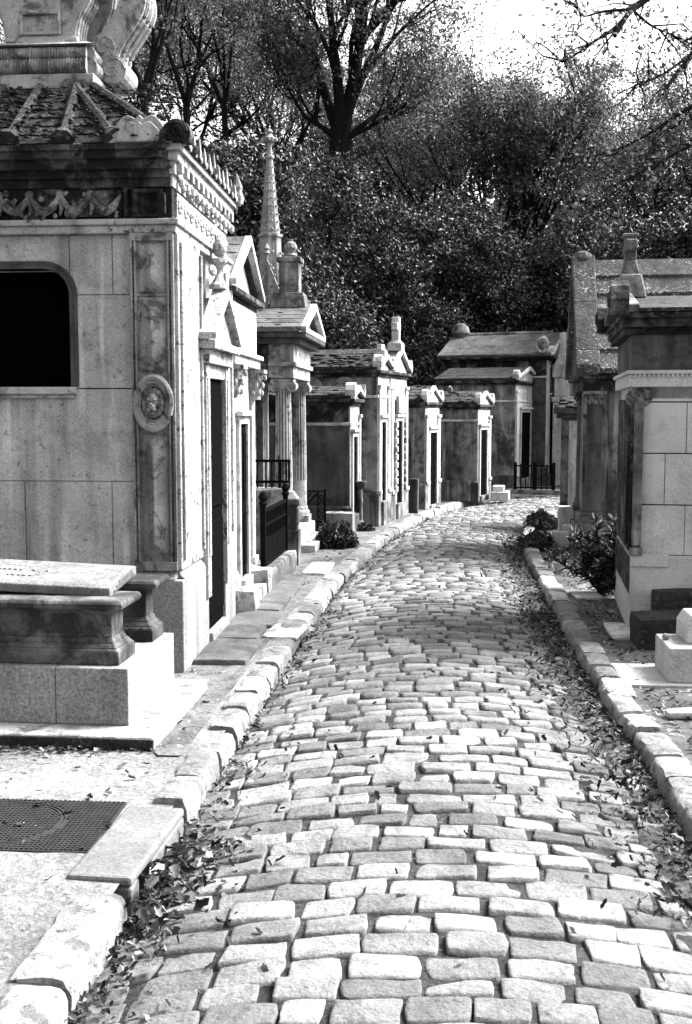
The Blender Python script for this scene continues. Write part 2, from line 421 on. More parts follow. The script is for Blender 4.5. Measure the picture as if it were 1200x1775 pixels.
def earth_strip():
    V = []; Fc = []; P = [p for p in LC[::3] if 5.2 < p.y and p.x < 3.6]; n = 12
    for i, p in enumerate(P):
        a = P[min(len(P)-1, i+1)]; b = P[max(0, i-1)]; d = (a-b).normalized(); nr = Vector((-d.y, d.x))
        w0 = .19+.03*noise.noise(Vector((p.y*2, 1, 0))); w1 = w0 + (.75+.12*noise.noise(Vector((p.y*1.5, 5, 0))))*min(1, (p.y-5.1)/1.2)
        for j in range(n):
            t = j/(n-1); q = p+nr*(w0+(w1-w0)*t)
            V.append((q.x, q.y, KZ-.004+noise.noise(Vector((q.x*1.3, q.y*1.3, 3)))*.012+noise.noise(Vector((q.x*7, q.y*7, 3)))*.006))
    for i in range(len(P)-1):
        for j in range(n-1): Fc.append((i*n+j, i*n+j+1, (i+1)*n+j+1, (i+1)*n+j))
    b = MB(); b.add(V, Fc); o = b.build('earth_strip', M['earth'], smooth=True); tag(o, kind='structure')
earth_strip()
left_poly = [p for p in LC if p.x < 4.0]
def verge_left():
    # grid in (distance from kerb, along) that stops at the bend; behind it the hillside begins
    V = []; Fc = []; n = 30; P = LC[::4]
    for i, p in enumerate(P):
        a = LC[min(len(LC)-1, i*4+3)]; b = LC[max(0, i*4-3)]; d = (a-b).normalized(); nr = Vector((-d.y, d.x))
        for j in range(n):
            t = (j/(n-1))**1.8*9
            # left of the line; far rows lean to -x / +y
            q = p + nr*(t+.06)
            zz = KZ-.012 + (noise.noise(Vector((q.x*1.3, q.y*1.3, 3)))*.012+noise.noise(Vector((q.x*7, q.y*7, 3)))*.006)
            V.append((q.x, q.y, zz))
    for i in range(len(P)-1):
        for j in range(n-1): Fc.append((i*n+j, i*n+j+1, (i+1)*n+j+1, (i+1)*n+j))
    b = MB(); b.add(V, Fc); o = b.build('verge_left', sand, smooth=True); tag(o, kind='structure')
def verge_right():
    V = []; Fc = []; n = 30; P = [p for p in RC if p.y < 19.5][::4]
    for i, p in enumerate(P):
        for j in range(n):
            t = (j/(n-1))**1.8*11
            q = Vector((p.x + .06 + t, p.y - t*.02))
            zz = KZ-.035 + (noise.noise(Vector((q.x*1.3, q.y*1.3, 3)))*.014+noise.noise(Vector((q.x*7, q.y*7, 3)))*.007)
            V.append((q.x, q.y, zz))
    for i in range(len(P)-1):
        for j in range(n-1): Fc.append((i*n+j, i*n+j+1, (i+1)*n+j+1, (i+1)*n+j))
    b = MB(); b.add(V, Fc); o = b.build('verge_right', soil, smooth=True); tag(o, kind='structure')
verge_left(); verge_right()

def hill_z(x, y):
    t = max(0., min(1., (y-27)/28)); t = t*t*(3-2*t)
    s = max(0., min(1., (-x-5)/20))
    return -.12 + 7.5*t + 2.0*s*max(0, min(1, (y-12)/14))
def build_ground():
    xs = np.concatenate([np.linspace(-400, -45, 8), np.linspace(-40, 40, 41), np.linspace(45, 400, 8)])
    ys = np.concatenate([np.linspace(-60, -2, 8), np.linspace(0, 70, 36), np.linspace(80, 500, 8)])
    V = [(x, y, hill_z(x, y)+noise.noise(Vector((x*.3, y*.3, 0)))*(.25 if y > 30 else 0)) for y in ys for x in xs]; nx = len(xs)
    Fc = [(j*nx+i, j*nx+i+1, (j+1)*nx+i+1, (j+1)*nx+i) for j in range(len(ys)-1) for i in range(nx-1)]
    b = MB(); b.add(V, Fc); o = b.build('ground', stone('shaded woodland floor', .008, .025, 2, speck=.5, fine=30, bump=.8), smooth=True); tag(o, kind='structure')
build_ground()
# ------------------------------------------------------------------ tombs
class Bld:
    def __init__(s, name, label, cat, cpx, theta, g=KZ-.01, pl=0.0, group=None, sgn=1):
        P = on_z(cpx[0], cpx[1], g) if len(cpx) == 2 else Vector(cpx); th = R(theta)
        s.X = Vector((math.cos(th), -math.sin(th), 0)); s.Y = Vector((math.sin(th), math.cos(th), 0))
        s.c = P - s.X*pl*sgn + s.Y*pl; s.g = g; s.sgn = sgn
        s.root = empty(name, s.c, -th); tag(s.root, label, cat, group)
    def side(s, px, py=715, y=0):
        d = ray(px, py); o = s.c + s.Y*y; t = (o-CAM).dot(s.Y)/d.dot(s.Y); p = CAM+d*t-s.c
        return p.dot(s.X), p.z
    def fac(s, px, py=715, x=0):
        d = ray(px, py); o = s.c + s.X*x; t = (o-CAM).dot(s.X)/d.dot(s.X); p = CAM+d*t-s.c
        return p.dot(s.Y), p.z
    def z(s, py, x=0, y=0):
        p = s.c + s.X*x + s.Y*y; return zat(p.y, py)-s.g
    def sx(s, px, y=0): return s.side(px, 715, y)[0]
    def fy(s, px, x=0): return s.fac(px, 715, x)[0]

def ashlar_side(mb, rects, y0, y1, j=.004, back=.012):
    for x0, x1, z0, z1 in rects: mb.box(x0+j, x1-j, y0, y1, z0+j, z1-j)
def shell(mb, D, W, z1, door, t=.3, sgn=1, side=True, z0=0):
    """hollow box: facade at local x=0 with a door hole (y0,y1,ztop); body to -sgn"""
    a, b = (-D, 0) if sgn > 0 else (0, D)
    fx0, fx1 = (-t, 0) if sgn > 0 else (0, t)
    bx0, bx1 = (-D, -D+t) if sgn > 0 else (D-t, D)
    ix0, ix1 = (-D+t, -t) if sgn > 0 else (t, D-t)
    if side: mb.box(ix0, ix1, 0, t, z0, z1)
    mb.box(ix0, ix1, W-t, W, z0, z1); mb.box(bx0, bx1, 0, W, z0, z1)
    y0, y1, zt = door
    mb.box(fx0, fx1, 0, y0, z0, z1); mb.box(fx0, fx1, y1, W, z0, z1); mb.box(fx0, fx1, y0, y1, zt, z1)

def cross(b, parent, c, h, w, t, arm_axis, mat, name='cross', foot=True, label=None):
    m = MB()
    x, y, z = c
    m.box(x-t, x+t, y-t, y+t, z, z+h)
    a0, a1 = z+h*.60, z+h*.60+2*t
    if arm_axis == 'y': m.box(x-t*.85, x+t*.85, y-w, y+w, a0, a1)
    else: m.box(x-w, x+w, y-t*.85, y+t*.85, a0, a1)
    if foot:
        m.box(x-t*1.9, x+t*1.9, y-t*1.9, y+t*1.9, z-.02, z+t*1.6); m.frus((x-t*1.9, x+t*1.9, y-t*1.9, y+t*1.9, z+t*1.6), (x-t, x+t, y-t, y+t, z+t*2.6))
    o = m.build(name, mat, parent, bevel=t*.15)
    if label: o['label'] = label
    return o

def gable_roof(mb, x0, x1, y0, y1, ze, za, th=.06, tiles=0):
    ym = (y0+y1)/2
    mb.prism([(y0, ze), (ym, za), (y1, ze), (y1, ze+th), (ym, za+th*1.1), (y0, ze+th)], 'x', x0, x1)
    if tiles:
        for k in range(1, tiles):
            t = k/tiles
            mb.prism([(y0+(ym-y0)*t, ze+(za-ze)*t+th-.01), (y0+(ym-y0)*t-.012, ze+(za-ze)*t+th+.004), (y0+(ym-y0)*(t+1/tiles), ze+(za-ze)*(t+1/tiles)+th+.001)], 'x', x0+.01, x1-.01)

def moss_lumps(parent, x0, x1, yz, n, seed, mat, r=(.02, .06)):
    rr = random.Random(seed); m = MB()
    (ya, za), (yb, zb) = yz
    for _ in range(n):
        t = rr.random(); x = rr.uniform(x0, x1); k = rr.uniform(*r)
        m.ball((x, ya+(yb-ya)*t, za+(zb-za)*t), k, (rr.uniform(.8, 1.8), rr.uniform(.8, 1.5), rr.uniform(.25, .55)), 7)
    o = m.build('moss', mat, parent, smooth=True); o['kind'] = 'stuff'; return o

def chapel(name, label, cpx, theta, far_px, D, eave, apex, door, g=KZ-.01, plinth=None, string=None, frieze=None, mats=('grey', 'pale', 'roof'),
           group=None, antefix=True, pil=True, crs=None, over=.09, pr=.04, tiles=4, moss=0, ped_h=1.0, quoins=False, iron_door=False):
    """small street-side tomb chapel, gable to the street (local +X), long side wall towards the camera (local -Y)"""
    b = Bld(name, label, 'mausoleum', cpx, theta, g, pl=.05, group=group)
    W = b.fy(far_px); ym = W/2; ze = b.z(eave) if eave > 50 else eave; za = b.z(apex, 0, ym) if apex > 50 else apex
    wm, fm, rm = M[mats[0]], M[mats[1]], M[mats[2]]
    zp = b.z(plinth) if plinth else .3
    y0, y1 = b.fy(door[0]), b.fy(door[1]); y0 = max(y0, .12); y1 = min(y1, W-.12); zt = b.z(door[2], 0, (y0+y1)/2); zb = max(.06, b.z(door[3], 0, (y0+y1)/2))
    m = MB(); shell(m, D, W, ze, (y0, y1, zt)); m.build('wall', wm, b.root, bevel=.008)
    # street front facing, paler than the side wall: its sunlit tone painted in
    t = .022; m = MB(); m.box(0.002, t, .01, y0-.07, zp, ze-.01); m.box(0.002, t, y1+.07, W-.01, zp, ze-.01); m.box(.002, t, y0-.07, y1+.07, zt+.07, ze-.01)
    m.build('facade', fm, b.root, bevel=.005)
    m = MB(); m.box(.002, .055, y0-.07, y0, zb, zt+.07); m.box(.002, .055, y1, y1+.07, zb, zt+.07); m.box(.002, .055, y0, y1, zt, zt+.07)
    m.box(.03, .09, y0-.10, y1+.10, zt+.07, zt+.115)
    m.build('door_frame', fm, b.root, bevel=.006)
    m = MB(); m.box(-.06, .030, y0+.001, y1-.001, zb+.001, zt-.001)
    for k in range(2):
        ya = y0 + (y1-y0)*(k*.5+.08); yb = y0+(y1-y0)*(k*.5+.42)
        m.box(.03, .040, ya, yb, zb+.1, zb+(zt-zb)*.42); m.box(.03, .040, ya, yb, zb+(zt-zb)*.5, zt-.08)
    m.build('door', M['door'], b.root, bevel=.004)
    m = MB(); m.box(-D-.05, .0, -.05, .0, 0, zp); m.box(.0, .05, -.05, y0-.02, 0, zp); m.box(.0, .05, y1+.02, W+.05, 0, zp); m.box(-D-.05, .0, W, W+.05, 0, zp)
    m.prism([(-.05, zp), (0, zp), (0, zp+.03)], 'x', -D-.05, 0.0)
    m.box(-.36, .09, y0-.015, y1+.015, 0, zb)
    m.build('plinth', M[mats[0]], b.root, bevel=.012)
    if pil:
        for ya, yb in ((.0, min(.16, y0-.075)), (max(W-.16, y1+.075), W)):
            if yb-ya < .05: continue
            m = MB(); m.box(.0, .05, ya, yb, zp, ze-.22); m.box(.0, .07, ya-.012, yb+.012, ze-.27, ze-.22); m.box(.0, .075, ya-.015, yb+.015, zp, zp+.06)
            m.build('pilaster', fm, b.root, bevel=.006)
    if string:
        zs = b.z(string); m = MB(); m.box(-D, .03, -.035, .0, zs, zs+.045); m.box(.0, .035, -.035, W+.03, zs, zs+.045); m.build('string_course', fm, b.root, bevel=.008)
    if string: m = MB(); m.box(-D+.01, -.01, -.006, .0, zs+.046, ze-.10); m.build('frieze', M['crust_and_shade' if mats[0] == 'dark' else 'grey'], b.root)  # on sooty walls, a dark band for black crusting and painted eave shade
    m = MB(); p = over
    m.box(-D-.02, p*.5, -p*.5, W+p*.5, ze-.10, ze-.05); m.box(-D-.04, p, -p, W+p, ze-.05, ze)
    m.build('cornice', M['crust_and_shade'], b.root, bevel=.01)  # dark colour carries black crusting plus painted shade under the eaves
    # pediment
    m = MB(); p2 = p+.01
    m.prism([(.0, ze+.002), (ym, za-.07), (W, ze+.002)], 'x', -.15, .03)
    for sg in (0, 1):
        e = -p2 if sg == 0 else W+p2
        m.prism([(e, ze+.002), (e, ze+.055), (ym, za+.03), (ym, za-.045)], 'x', p-.055, p+.004)
    m.build('pediment', fm, b.root, bevel=.006)
    m = MB(); gable_roof(m, -D-.08, p-.057, -p, W+p, ze+.003, za-.03, .05, tiles); m.build('roof', rm, b.root, bevel=.006)
    if moss: moss_lumps(b.root, -D, .0, ((-p, ze+.05), (ym, za+.03)), moss, int(cpx[0]) % 97, M['mossy'])
    if antefix:
        for ye in (-p*.4, W+p*.4):
            m = MB(); m.prism([(ye-.075, ze+.04), (ye-.085, ze+.12), (ye-.045, ze+.19), (ye, ze+.23), (ye+.045, ze+.19), (ye+.085, ze+.12), (ye+.075, ze+.04)], 'x', -.04, p+.012)
            m.build('antefix', fm, b.root, bevel=.012)
    if crs: cross(b, b.root, (-.03, ym, za), crs[0], crs[1], crs[2], 'y', fm)
    b.W, b.ze, b.za, b.ym, b.zp, b.D, b.door = W, ze, za, ym, zp, D, (y0, y1, zb, zt)
    return b

# ---- 1. the big ornate mausoleum on the left
def mausoleum_one():
    b = Bld('mausoleum', 'large ornate carved mausoleum with lion medallion, arched window and tiled hip roof', 'mausoleum', (320, 1167), 4.3, pl=.07)
    W = b.fy(390); D = 2.12; rt = b.root
    zp = b.z(988); zA0, zA1 = b.z(405), b.z(381); zF1 = b.z(325); zC = b.z(256)
    xp = b.sx(233)                 # inner edge of corner pilaster
    xw1 = b.sx(126); zw0, zw1 = b.z(670), b.z(464); xw0 = -D/2-(xw1+D/2)
    m = MB()
    zs = [zp, b.z(835), b.z(668), b.z(510), zA0]
    j = .004
    def blk(x0, x1, z0, z1): m.box(x0+j, x1-j, 0, .22, z0+j, z1-j)
    vx = b.sx(192); vx2 = b.sx(200)
    blk(-D, b.sx(40), zs[0], zs[1]); blk(b.sx(40), vx, zs[0], zs[1]); blk(vx, -.0, zs[0], zs[1])
    blk(-D, -1.2, zs[1], zs[2]-.02); blk(-1.2, 0, zs[1], zs[2]-.02)
    blk(xw1, 0, zs[2]-.02, zs[3]); blk(-D, xw0, zs[2]-.02, zs[3])
    blk(-D, xw0, zs[3], zA0); blk(xw1, vx2, zs[3], zA0); blk(vx2, 0, zs[3], zA0)
    m.box(xw0+.001, xw1-.001, 0, .22, zw1, zA0-j)
    r = .17
    for sx_, cx in ((1, xw1-r), (-1, xw0+r)):   # rounded upper corners
        pts = [(cx+sx_*r, zw1+.001)] + [(cx+sx_*r*math.cos(a), zw1-r+r*math.sin(a)) for a in [R(t) for t in range(0, 91, 10)]]
        m.prism(pts, 'y', .001, .219)
    m.box(-D+.03, -.02, .011, .05, zp+.02, zw0-.02)      # backing behind the joints
    m.box(xw1+.01, -.02, .011, .05, zw0, zA0-.02); m.box(-D+.03, xw0-.01, .011, .05, zw0, zA0-.02)
    # other walls; street front with door opening
    dy0, dy1 = b.fy(344), b.fy(372); zt = b.z(655, 0, dy0); zb = b.z(1082, 0, (dy0+dy1)/2)
    m.box(-.5, 0, .22, dy0, zp, zA0); m.box(-.5, 0, dy1, W, zp, zA0); m.box(-.5, 0, dy0, dy1, zt, zA0)
    m.box(-D, -.5, W-.2, W, zp, zA0); m.box(-D, -D+.2, .22, W-.2, zp, zA0)
    m.build('wall', M['wall'], rt, bevel=.005)
    # window
    m = MB(); m.box(xw0-.02, xw1+.02, .15, .17, zw0-.01, zw1+.01); wn = m.build('window', M['void'], rt)
    m = MB(); path = [(xw1, zw0), (xw1, zw1-r)] + [(xw1-r+r*math.cos(R(t)), zw1-r+r*math.sin(R(t))) for t in range(10, 91, 10)]
    path += [(xw0+r-r*math.cos(R(t)), zw1-r+r*math.sin(R(t))) for t in range(90, -1, -10)] + [(xw0, zw0)]
    def offs(pth, d):
        c = Vector((-D/2, (zw0+zw1)/2)); out = []
        for i, p in enumerate(pth):
            a = Vector(pth[max(i-1, 0)]); q = Vector(pth[min(i+1, len(pth)-1)]); t_ = (q-a).normalized(); n_ = Vector((t_.y, -t_.x))
            if i in (0, len(pth)-1): n_ = Vector((1 if i == 0 else -1, 0))
            out.append((p[0]+n_.x*d, p[1]+n_.y*d))
        return out
    for d0, d1, ya in ((.0, .022, -.018), (.022, .05, -.008)):
        A = offs(path, d0); B_ = offs(path, d1)
        for i in range(len(A)-1):
            m.prism([A[i], A[i+1], B_[i+1], B_[i]], 'y', ya, .10 if d0 == 0 else .002)
    m.build('frame', M['dark'], wn)
    m = MB(); m.box(xw0-.07, xw1+.04, -.05, .12, zw0-.05, zw0-.002); m.box(xw0-.05, xw1+.02, -.03, .002, zw0-.075, zw0-.05); m.build('sill', M['pale'], wn, bevel=.008)
    m = MB(); m.box(xw1-.03, xw1-.01, .13, .15, zw0+.28, zw0+.36); m.build('window_highlight', M['pale'], wn)  # pale chip paints the small highlight in the dark window
    # plinth
    m = MB(); p = .07
    m.box(-D-p, p, -p, .0, 0, zp-.06); m.box(0, p, 0, dy0-.03, 0, zp-.06); m.box(0, p, dy1+.03, W+.03, 0, zp-.06)
    m.prism([(-p, zp-.06), (0, zp-.06), (0, zp), (-.02, zp)], 'x', -D-p, .02)
    m.prism([(0, zp-.06), (p, zp-.06), (.02, zp), (0, zp)], 'y', 0, dy0-.03); m.prism([(0, zp-.06), (p, zp-.06), (.02, zp), (0, zp)], 'y', dy1+.03, W+.03)
    m.box(-.52, .10, dy0-.03, dy1+.03, 0, zb)
    m.build('plinth', M['granite'], rt, bevel=.01)
    # corner pilaster with mitred panels (towards the camera)
    x0, x1 = xp, .03
    m = MB(); m.box(x0, x1, -.03, -.001, zp, zA0)
    for a, c in ((x0, x0+.014), (x0+.026, x0+.040), (x1-.045, x1-.032), (x1-.02, x1)): m.box(a, c, -.052, -.03, zp+.03, zA0-.02)
    m.box(x0, x1, -.06, -.03, zp, zp+.06); m.box(x0, x1, -.055, -.03, zA0-.05, zA0)
    mx = (x0+x1)/2-.0; zm = b.z(699)
    def panel(za, zc):
        xa, xb = x0+.05, x1-.052; h = (xb-xa)/2; xm = (xa+xb)/2; d = .055
        m.add([(xa, -.031, za), (xb, -.031, za), (xb, -.031, zc), (xa, -.031, zc), (xm, -.031-d, za+h), (xm, -.031-d, zc-h)], [(0, 1, 4), (1, 2, 5, 4), (2, 3, 5), (3, 0, 4, 5), (0, 3, 2, 1)])
    panel(zp+.09, zm-.20); panel(zm+.20, b.z(512)-.01); panel(b.z(512)+.01, zA0-.06)
    m.box(x0+.03, x1-.03, -.04, -.03, b.z(512)-.008, b.z(512)+.008)
    m.build('corner_pilaster', M['pilaster'], rt, bevel=.006); m = MB()
    for xx in (x0+.020, x1-.026):
        zz = zp+.08; m = MB()
        while zz < zA0-.06: m.ball((xx, -.034, zz), .0085, (1, 1, 1.4), 5); zz += .026
        m.build('bead_moulding', M['swag'], rt)
    m = MB()
    # street side pilasters
    for ya, yb in ((0.0, dy0-.14), (dy1+.14, W)):
        m.box(.001, .055, ya-(.03 if ya == 0 else 0), yb, zp, zA0); 
        if yb-ya > .12:
            m.box(.055, .075, ya+.01, ya+.04, zp+.06, zA0-.05); m.box(.055, .075, yb-.04, yb-.01, zp+.06, zA0-.05)
    m.build('pilaster', M['ornate'], rt, bevel=.006)
    # medallion with a lion mask
    m = MB(); rx, rz = .112, .165
    for rr, ra, yy in ((1.0, .024, -.062), (.84, .016, -.060), (.70, .010, -.046)):
        pts = [(mx+rx*rr*math.cos(t), yy, zm+rz*rr*math.sin(t)) for t in np.linspace(0, 2*math.pi, 29)]
        m.tube(pts, ra, 8)
    md = m.build('medallion', M['pilaster'], rt, smooth=True)
    m = MB(); m.prism([(mx+rx*.98*math.cos(t), zm+rz*.98*math.sin(t)) for t in np.linspace(0, 2*math.pi, 28, endpoint=False)], 'y', -.040, -.02); m.build('disc', M['crust_and_shade'], md)  # disc darkened in colour for the shaded recess around the mask
    m = MB()
    for a in np.linspace(0, 2*math.pi, 14, endpoint=False): m.ball((mx+.055*math.cos(a), -.065, zm+.075*math.sin(a)), .022, (1, .8, 1.2), 8)   # mane
    m.ball((mx, -.075, zm+.015), .045, (1, .8, 1.25), 10); m.ball((mx, -.10, zm-.025), .026, (1.1, 1, .9), 10)   # skull, muzzle
    m.ball((mx, -.122, zm-.008), .010, (1.3, 1, .8), 8); m.ball((mx-.02, -.105, zm+.022), .012, (1, 1, .7), 8); m.ball((mx+.02, -.105, zm+.022), .012, (1, 1, .7), 8)
    m.ball((mx-.018, -.11, zm-.042), .014, n=8); m.ball((mx+.018, -.11, zm-.042), .014, n=8); m.ball((mx, -.10, zm-.065), .014, (1.2, 1, .7), 8)
    for s_ in (-1, 1): m.ball((mx+s_*.042, -.085, zm+.062), .014, (1, .7, 1), 8)
    m.build('lion_mask', M['pilaster'], md, smooth=True)
    # entablature
    m = MB(); p = .05
    m.box(-D-p, p, -p, W+p, zA0, zA0+.05); m.box(-D-p-.02, p+.02, -p-.02, W+p+.02, zA0+.05, zA1)
    m.build('architrave', M['ornate'], rt, bevel=.008)
    m = MB(); m.box(-D, .02, -.02, W+.0, zA1, zF1)
    # frieze: framed panel at the corner, swags and figures along the wall
    fx0, fx1 = b.sx(240), b.sx(290)
    for a, c, e, f in ((fx0, fx1, zA1+.01, zA1+.03), (fx0, fx1, zF1-.04, zF1-.015), (fx0, fx0+.03, zA1+.03, zF1-.04), (fx1-.03, fx1+.02, zA1+.03, zF1-.04)): m.box(a, c, -.06, -.02, e, f)
    m.box(fx0-.06, fx0-.035, -.06, -.02, zA1+.01, zF1-.01)
    m.build('frieze', M['crust_and_shade'], rt, bevel=.006)
    m = MB(); rr = random.Random(3); zc = (zA1+zF1)/2
    for k in range(9):      # swags
        m = MB(); xa = -D+.02+k*.20
        if xa > fx0-.24: break
        pts = [(xa+.2*t, -.045, zF1-.05-.10*math.sin(math.pi*t)) for t in np.linspace(0, 1, 9)]
        m.tube(pts, [.012+.016*math.sin(math.pi*t)+rr.uniform(-.004, .004) for t in np.linspace(0, 1, 9)], 8)
        for q in range(8): m.ball((xa+rr.uniform(.02, .18), -.035, zF1-rr.uniform(.03, .19)), rr.uniform(.010, .022), (1, .7, 1.1), 6)
        m.ball((xa, -.04, zF1-.045), .03, (1, .7, 1), 8)
        m.tube([(xa, -.04, zF1-.06), (xa+.01, -.045, zc-.03), (xa-.005, -.035, zA1+.03)], [.02, .014, .006], 6)
        m.build('swag', M['swag'], rt, smooth=True)
    m = MB(); m.box(b.sx(125), fx0-.075, -.034, -.021, zA1+.02, zF1-.02)
    for k in range(26): m.ball((rr.uniform(b.sx(120), fx0-.07), -.035, rr.uniform(zA1+.03, zF1-.03)), rr.uniform(.012, .03), (1, .7, 1.2), 7)
    m.build('relief_panel', M['crust_and_shade'], rt, smooth=True)
    m = MB(); m.box(.022, .034, .06, W-.06, zA1+.02, zF1-.02)
    for k in range(10):     # street frieze rosettes
        y = .12+k*(W-.24)/9
        for q in range(6): m.ball((.035, y+.03*math.cos(q*1.05), zc+.03*math.sin(q*1.05)), .022, (.8, 1, 1), 6)
        m.ball((.045, y, zc), .02, n=6)
    for k in range(40): m.ball((.025, rr.uniform(.05, W-.05), rr.uniform(zA1+.02, zF1-.02)), rr.uniform(.012, .03), (.8, 1, 1.2), 6)
    m.build('rosette_frieze', M['ornate'], rt, smooth=True)
    m = MB(); hC = zC-zF1
    for k, (pp, za, zc_) in enumerate(((.035, 0, .22), (.06, .22, .42), (.095, .42, .66), (.12, .66, .86), (.14, .86, 1))):
        m.box(-D-pp, .012, -pp, W, zF1+hC*za, zF1+hC*zc_)
    rr = random.Random(15)
    for k in range(170):
        t = rr.random(); pp = np.interp(t, (0, .22, .42, .66, .86, 1), (.035, .035, .06, .095, .12, .14))
        m.ball((rr.uniform(-D, .0), -pp, zF1+hC*t), rr.uniform(.008, .028), (rr.uniform(1, 2.6), .5, rr.uniform(.6, 1.1)), 6)
    m.build('cornice', M['crust_and_shade'], rt, bevel=.012)
    m = MB(); rr = random.Random(14)
    for k, (pp, za, zc_) in enumerate(((.03, 0, .3), (.05, .3, .62), (.075, .62, .84), (.10, .84, 1.001))):
        m.box(.0125, pp, -pp*1.2, W+pp, zF1+hC*za+.001, zF1+hC*zc_)
    for k in range(12): y = .02+k*(W-.04)/11; m.box(.05, .085, y-.03, y+.03, zF1+hC*.36, zF1+hC*.60); m.ball((.06, y+.07, zF1+hC*.18), .035, (.7, 1, 1.1), 7)
    for k in range(60): m.ball((.04, rr.uniform(0, W), zF1+hC*rr.uniform(0, .6)), rr.uniform(.01, .028), (1, 1, 1), 6)
    m.build('street_cornice', M['ornate'], rt, bevel=.008)
    # roof: truncated hip with roll ribs
    x_t = b.sx(170, .5); pw = .76; px0 = x_t-pw; ra = (-D-.12, .12, -.12, W+.12, zC+.001); zr = b.z(152, x_t, .55)
    rbx = (px0-.02, x_t+.02, .53, 1.42, zr)
    m = MB(); m.frus(ra, rbx)
    m.build('roof', M['roof'], rt, bevel=.004); rb_ = MB()
    for t in (-.95,-.62,-.30,.02,.34,.66,.97):
        cx = (px0+x_t)/2; a = Vector((cx+t*1.10, -.11, zC+.02)); c = Vector((cx+t*.40, .52, zr)); 
        if abs(t) < .5: c.x = cx+t*.8
        rb_.tube([a, a.lerp(c, .08), a.lerp(c, .12), a.lerp(c, .5), c], [.085, .07, .046, .04, .034], 8)
    for t in (-.6, 0, .6):
        a = Vector((.11, W/2+t*1.1, zC+.02)); c = Vector((x_t, W/2+t*.6, zr)); rb_.tube([a, a.lerp(c, .5), c], [.05, .04, .034], 8)
    rb_.build('roof_ribs', M['roof'], rt, smooth=True); m = MB()
    for k in range(1, 7):   # tile courses as thin lapped steps
        t = k/7; q = [ra[i]+(rbx[i]-ra[i])*t for i in range(5)]; q2 = [ra[i]+(rbx[i]-ra[i])*(t-.13) for i in range(5)]
        e = .012; m.frus((q2[0]-e, q2[1]+e, q2[2]-e, q2[3]+e, q2[4]+.004), (q[0], q[1], q[2], q[3], q[4]+.004))
    m.build('tile_courses', M['roof'], rt, bevel=.004)
    moss_lumps(rt, -D+.1, .0, ((-.15, zC+.04), (.5, zr)), 800, 8, M['mossy'], (.006, .020))
    # acroteria on the corner
    xa0, xa1 = b.sx(206), b.sx(312)
    m = MB(); n = 16; xm = (xa0+xa1)/2; hw = (xa1-xa0)/2
    out = [(xa0, zC+.002)] + [(xm+hw*(-1+2*k/n), zC+.02+.15*(abs(math.sin(math.pi*k/n))**.6)*(1-.18*math.cos(4*math.pi*k/n)) + (.03 if k == n//2 else 0)) for k in range(n+1)] + [(xa1, zC+.002)]
    m.prism(out, 'y', -.135, -.03)
    inn = [(xm+(a-xm)*.8, zC+.02+(c-zC-.02)*.72) for a, c in out]
    m.prism(inn, 'y', -.15, -.135)
    for s_ in (-1, 1): m.tube([(xm+s_*hw*.85*math.cos(t), -.14, zC+.03+.05*math.sin(t)) for t in np.linspace(.2, 2.9, 8)], .012, 6)
    m.build('acroterion', M['pale'], rt, bevel=.006)
    m = MB(); m.prism([(.08+.09*math.cos(t), zC+.05+.09*math.sin(t)) for t in np.linspace(-.5, 3.6, 14)], 'y', -.15, -.02); m.tube([(.08+(.065-.005*t)*math.cos(t), -.155, zC+.06+(.07-.005*t)*math.sin(t)) for t in np.linspace(0, 11, 30)], .014, 5); m.build('corner_scroll', M['crust_and_shade'], rt, bevel=.008)
    for k in range(13):     # iron-like stone cresting along the street cornice
        y = -.05+k*(W+.2)/12; h = .10+(.05 if k % 3 == 0 else 0); m = MB(); m.lathe([(.022, 0), (.026, .03), (.014, .05), (.017, .07), (.002, h+.04)], (.10, y, zC), 6); m.build('cresting_spike', M['pale'], rt, smooth=True)
    m = MB(); m.lathe([(.05, 0), (.06, .05), (.04, .10), (.05, .13), (.004, .24)], (.10, W+.08, zC), 8)
    m.build('corner_finial', M['pale'], rt, smooth=True)
    # door and hood
    m = MB(); m.box(-.06, .050, dy0-.019, dy1+.019, zb+.001, zt-.001); m.box(.05, .066, dy0+.03, dy1-.03, zb+.9, zt-.1); m.box(.05, .066, dy0+.03, dy1-.03, zb+.1, zb+.8); m.build('door', M['door'], rt, bevel=.01)
    m = MB(); m.box(.001, .09, dy0-.13, dy0-.02, zp-.3, zt+.1); m.box(.001, .09, dy1+.02, dy1+.13, zp-.3, zt+.1); m.box(.001, .08, dy0-.02, dy1+.02, zt, zt+.1)
    m.box(.001, .12, dy0-.16, dy1+.16, zt+.1, zt+.20); m.box(.001, .17, dy0-.20, dy1+.20, zt+.20, zt+.26)
    m.box(.09, .10, dy0-.11, dy0-.05, zp, zt); m.box(.09, .10, dy1+.05, dy1+.11, zp, zt)
    m.build('door_frame', M['ornate'], rt, bevel=.008)
    m = MB(); ya, yb = dy0-.20, dy1+.20; ym = (ya+yb)/2; zh = zt+.26
    m.prism([(ya, zh), (ym, zh+.34), (yb, zh)], 'x', .002, .12)
    m.prism([(ya-.02, zh), (ya-.02, zh+.05), (ym, zh+.40), (ym, zh+.33)], 'x', .05, .18); m.prism([(yb+.02, zh), (yb+.02, zh+.05), (ym, zh+.40), (ym, zh+.33)], 'x', .05, .18)
    # winged hourglass over the hood
    m.lathe([(.07, 0), (.07, .03), (.05, .05), (.015, .11), (.05, .17), (.07, .19), (.07, .22)], (.10, ym, zh+.40), 10)
    m.ball((.11, ym, zh+.70), .055, (1, 1, 1.3), 10)
    for s_ in (-1, 1): m.ball((.08, ym+s_*.12, zh+.52), .07, (.4, 1.4, .6), 8)
    m.build('door_hood', M['ornate'], rt, bevel=.006)
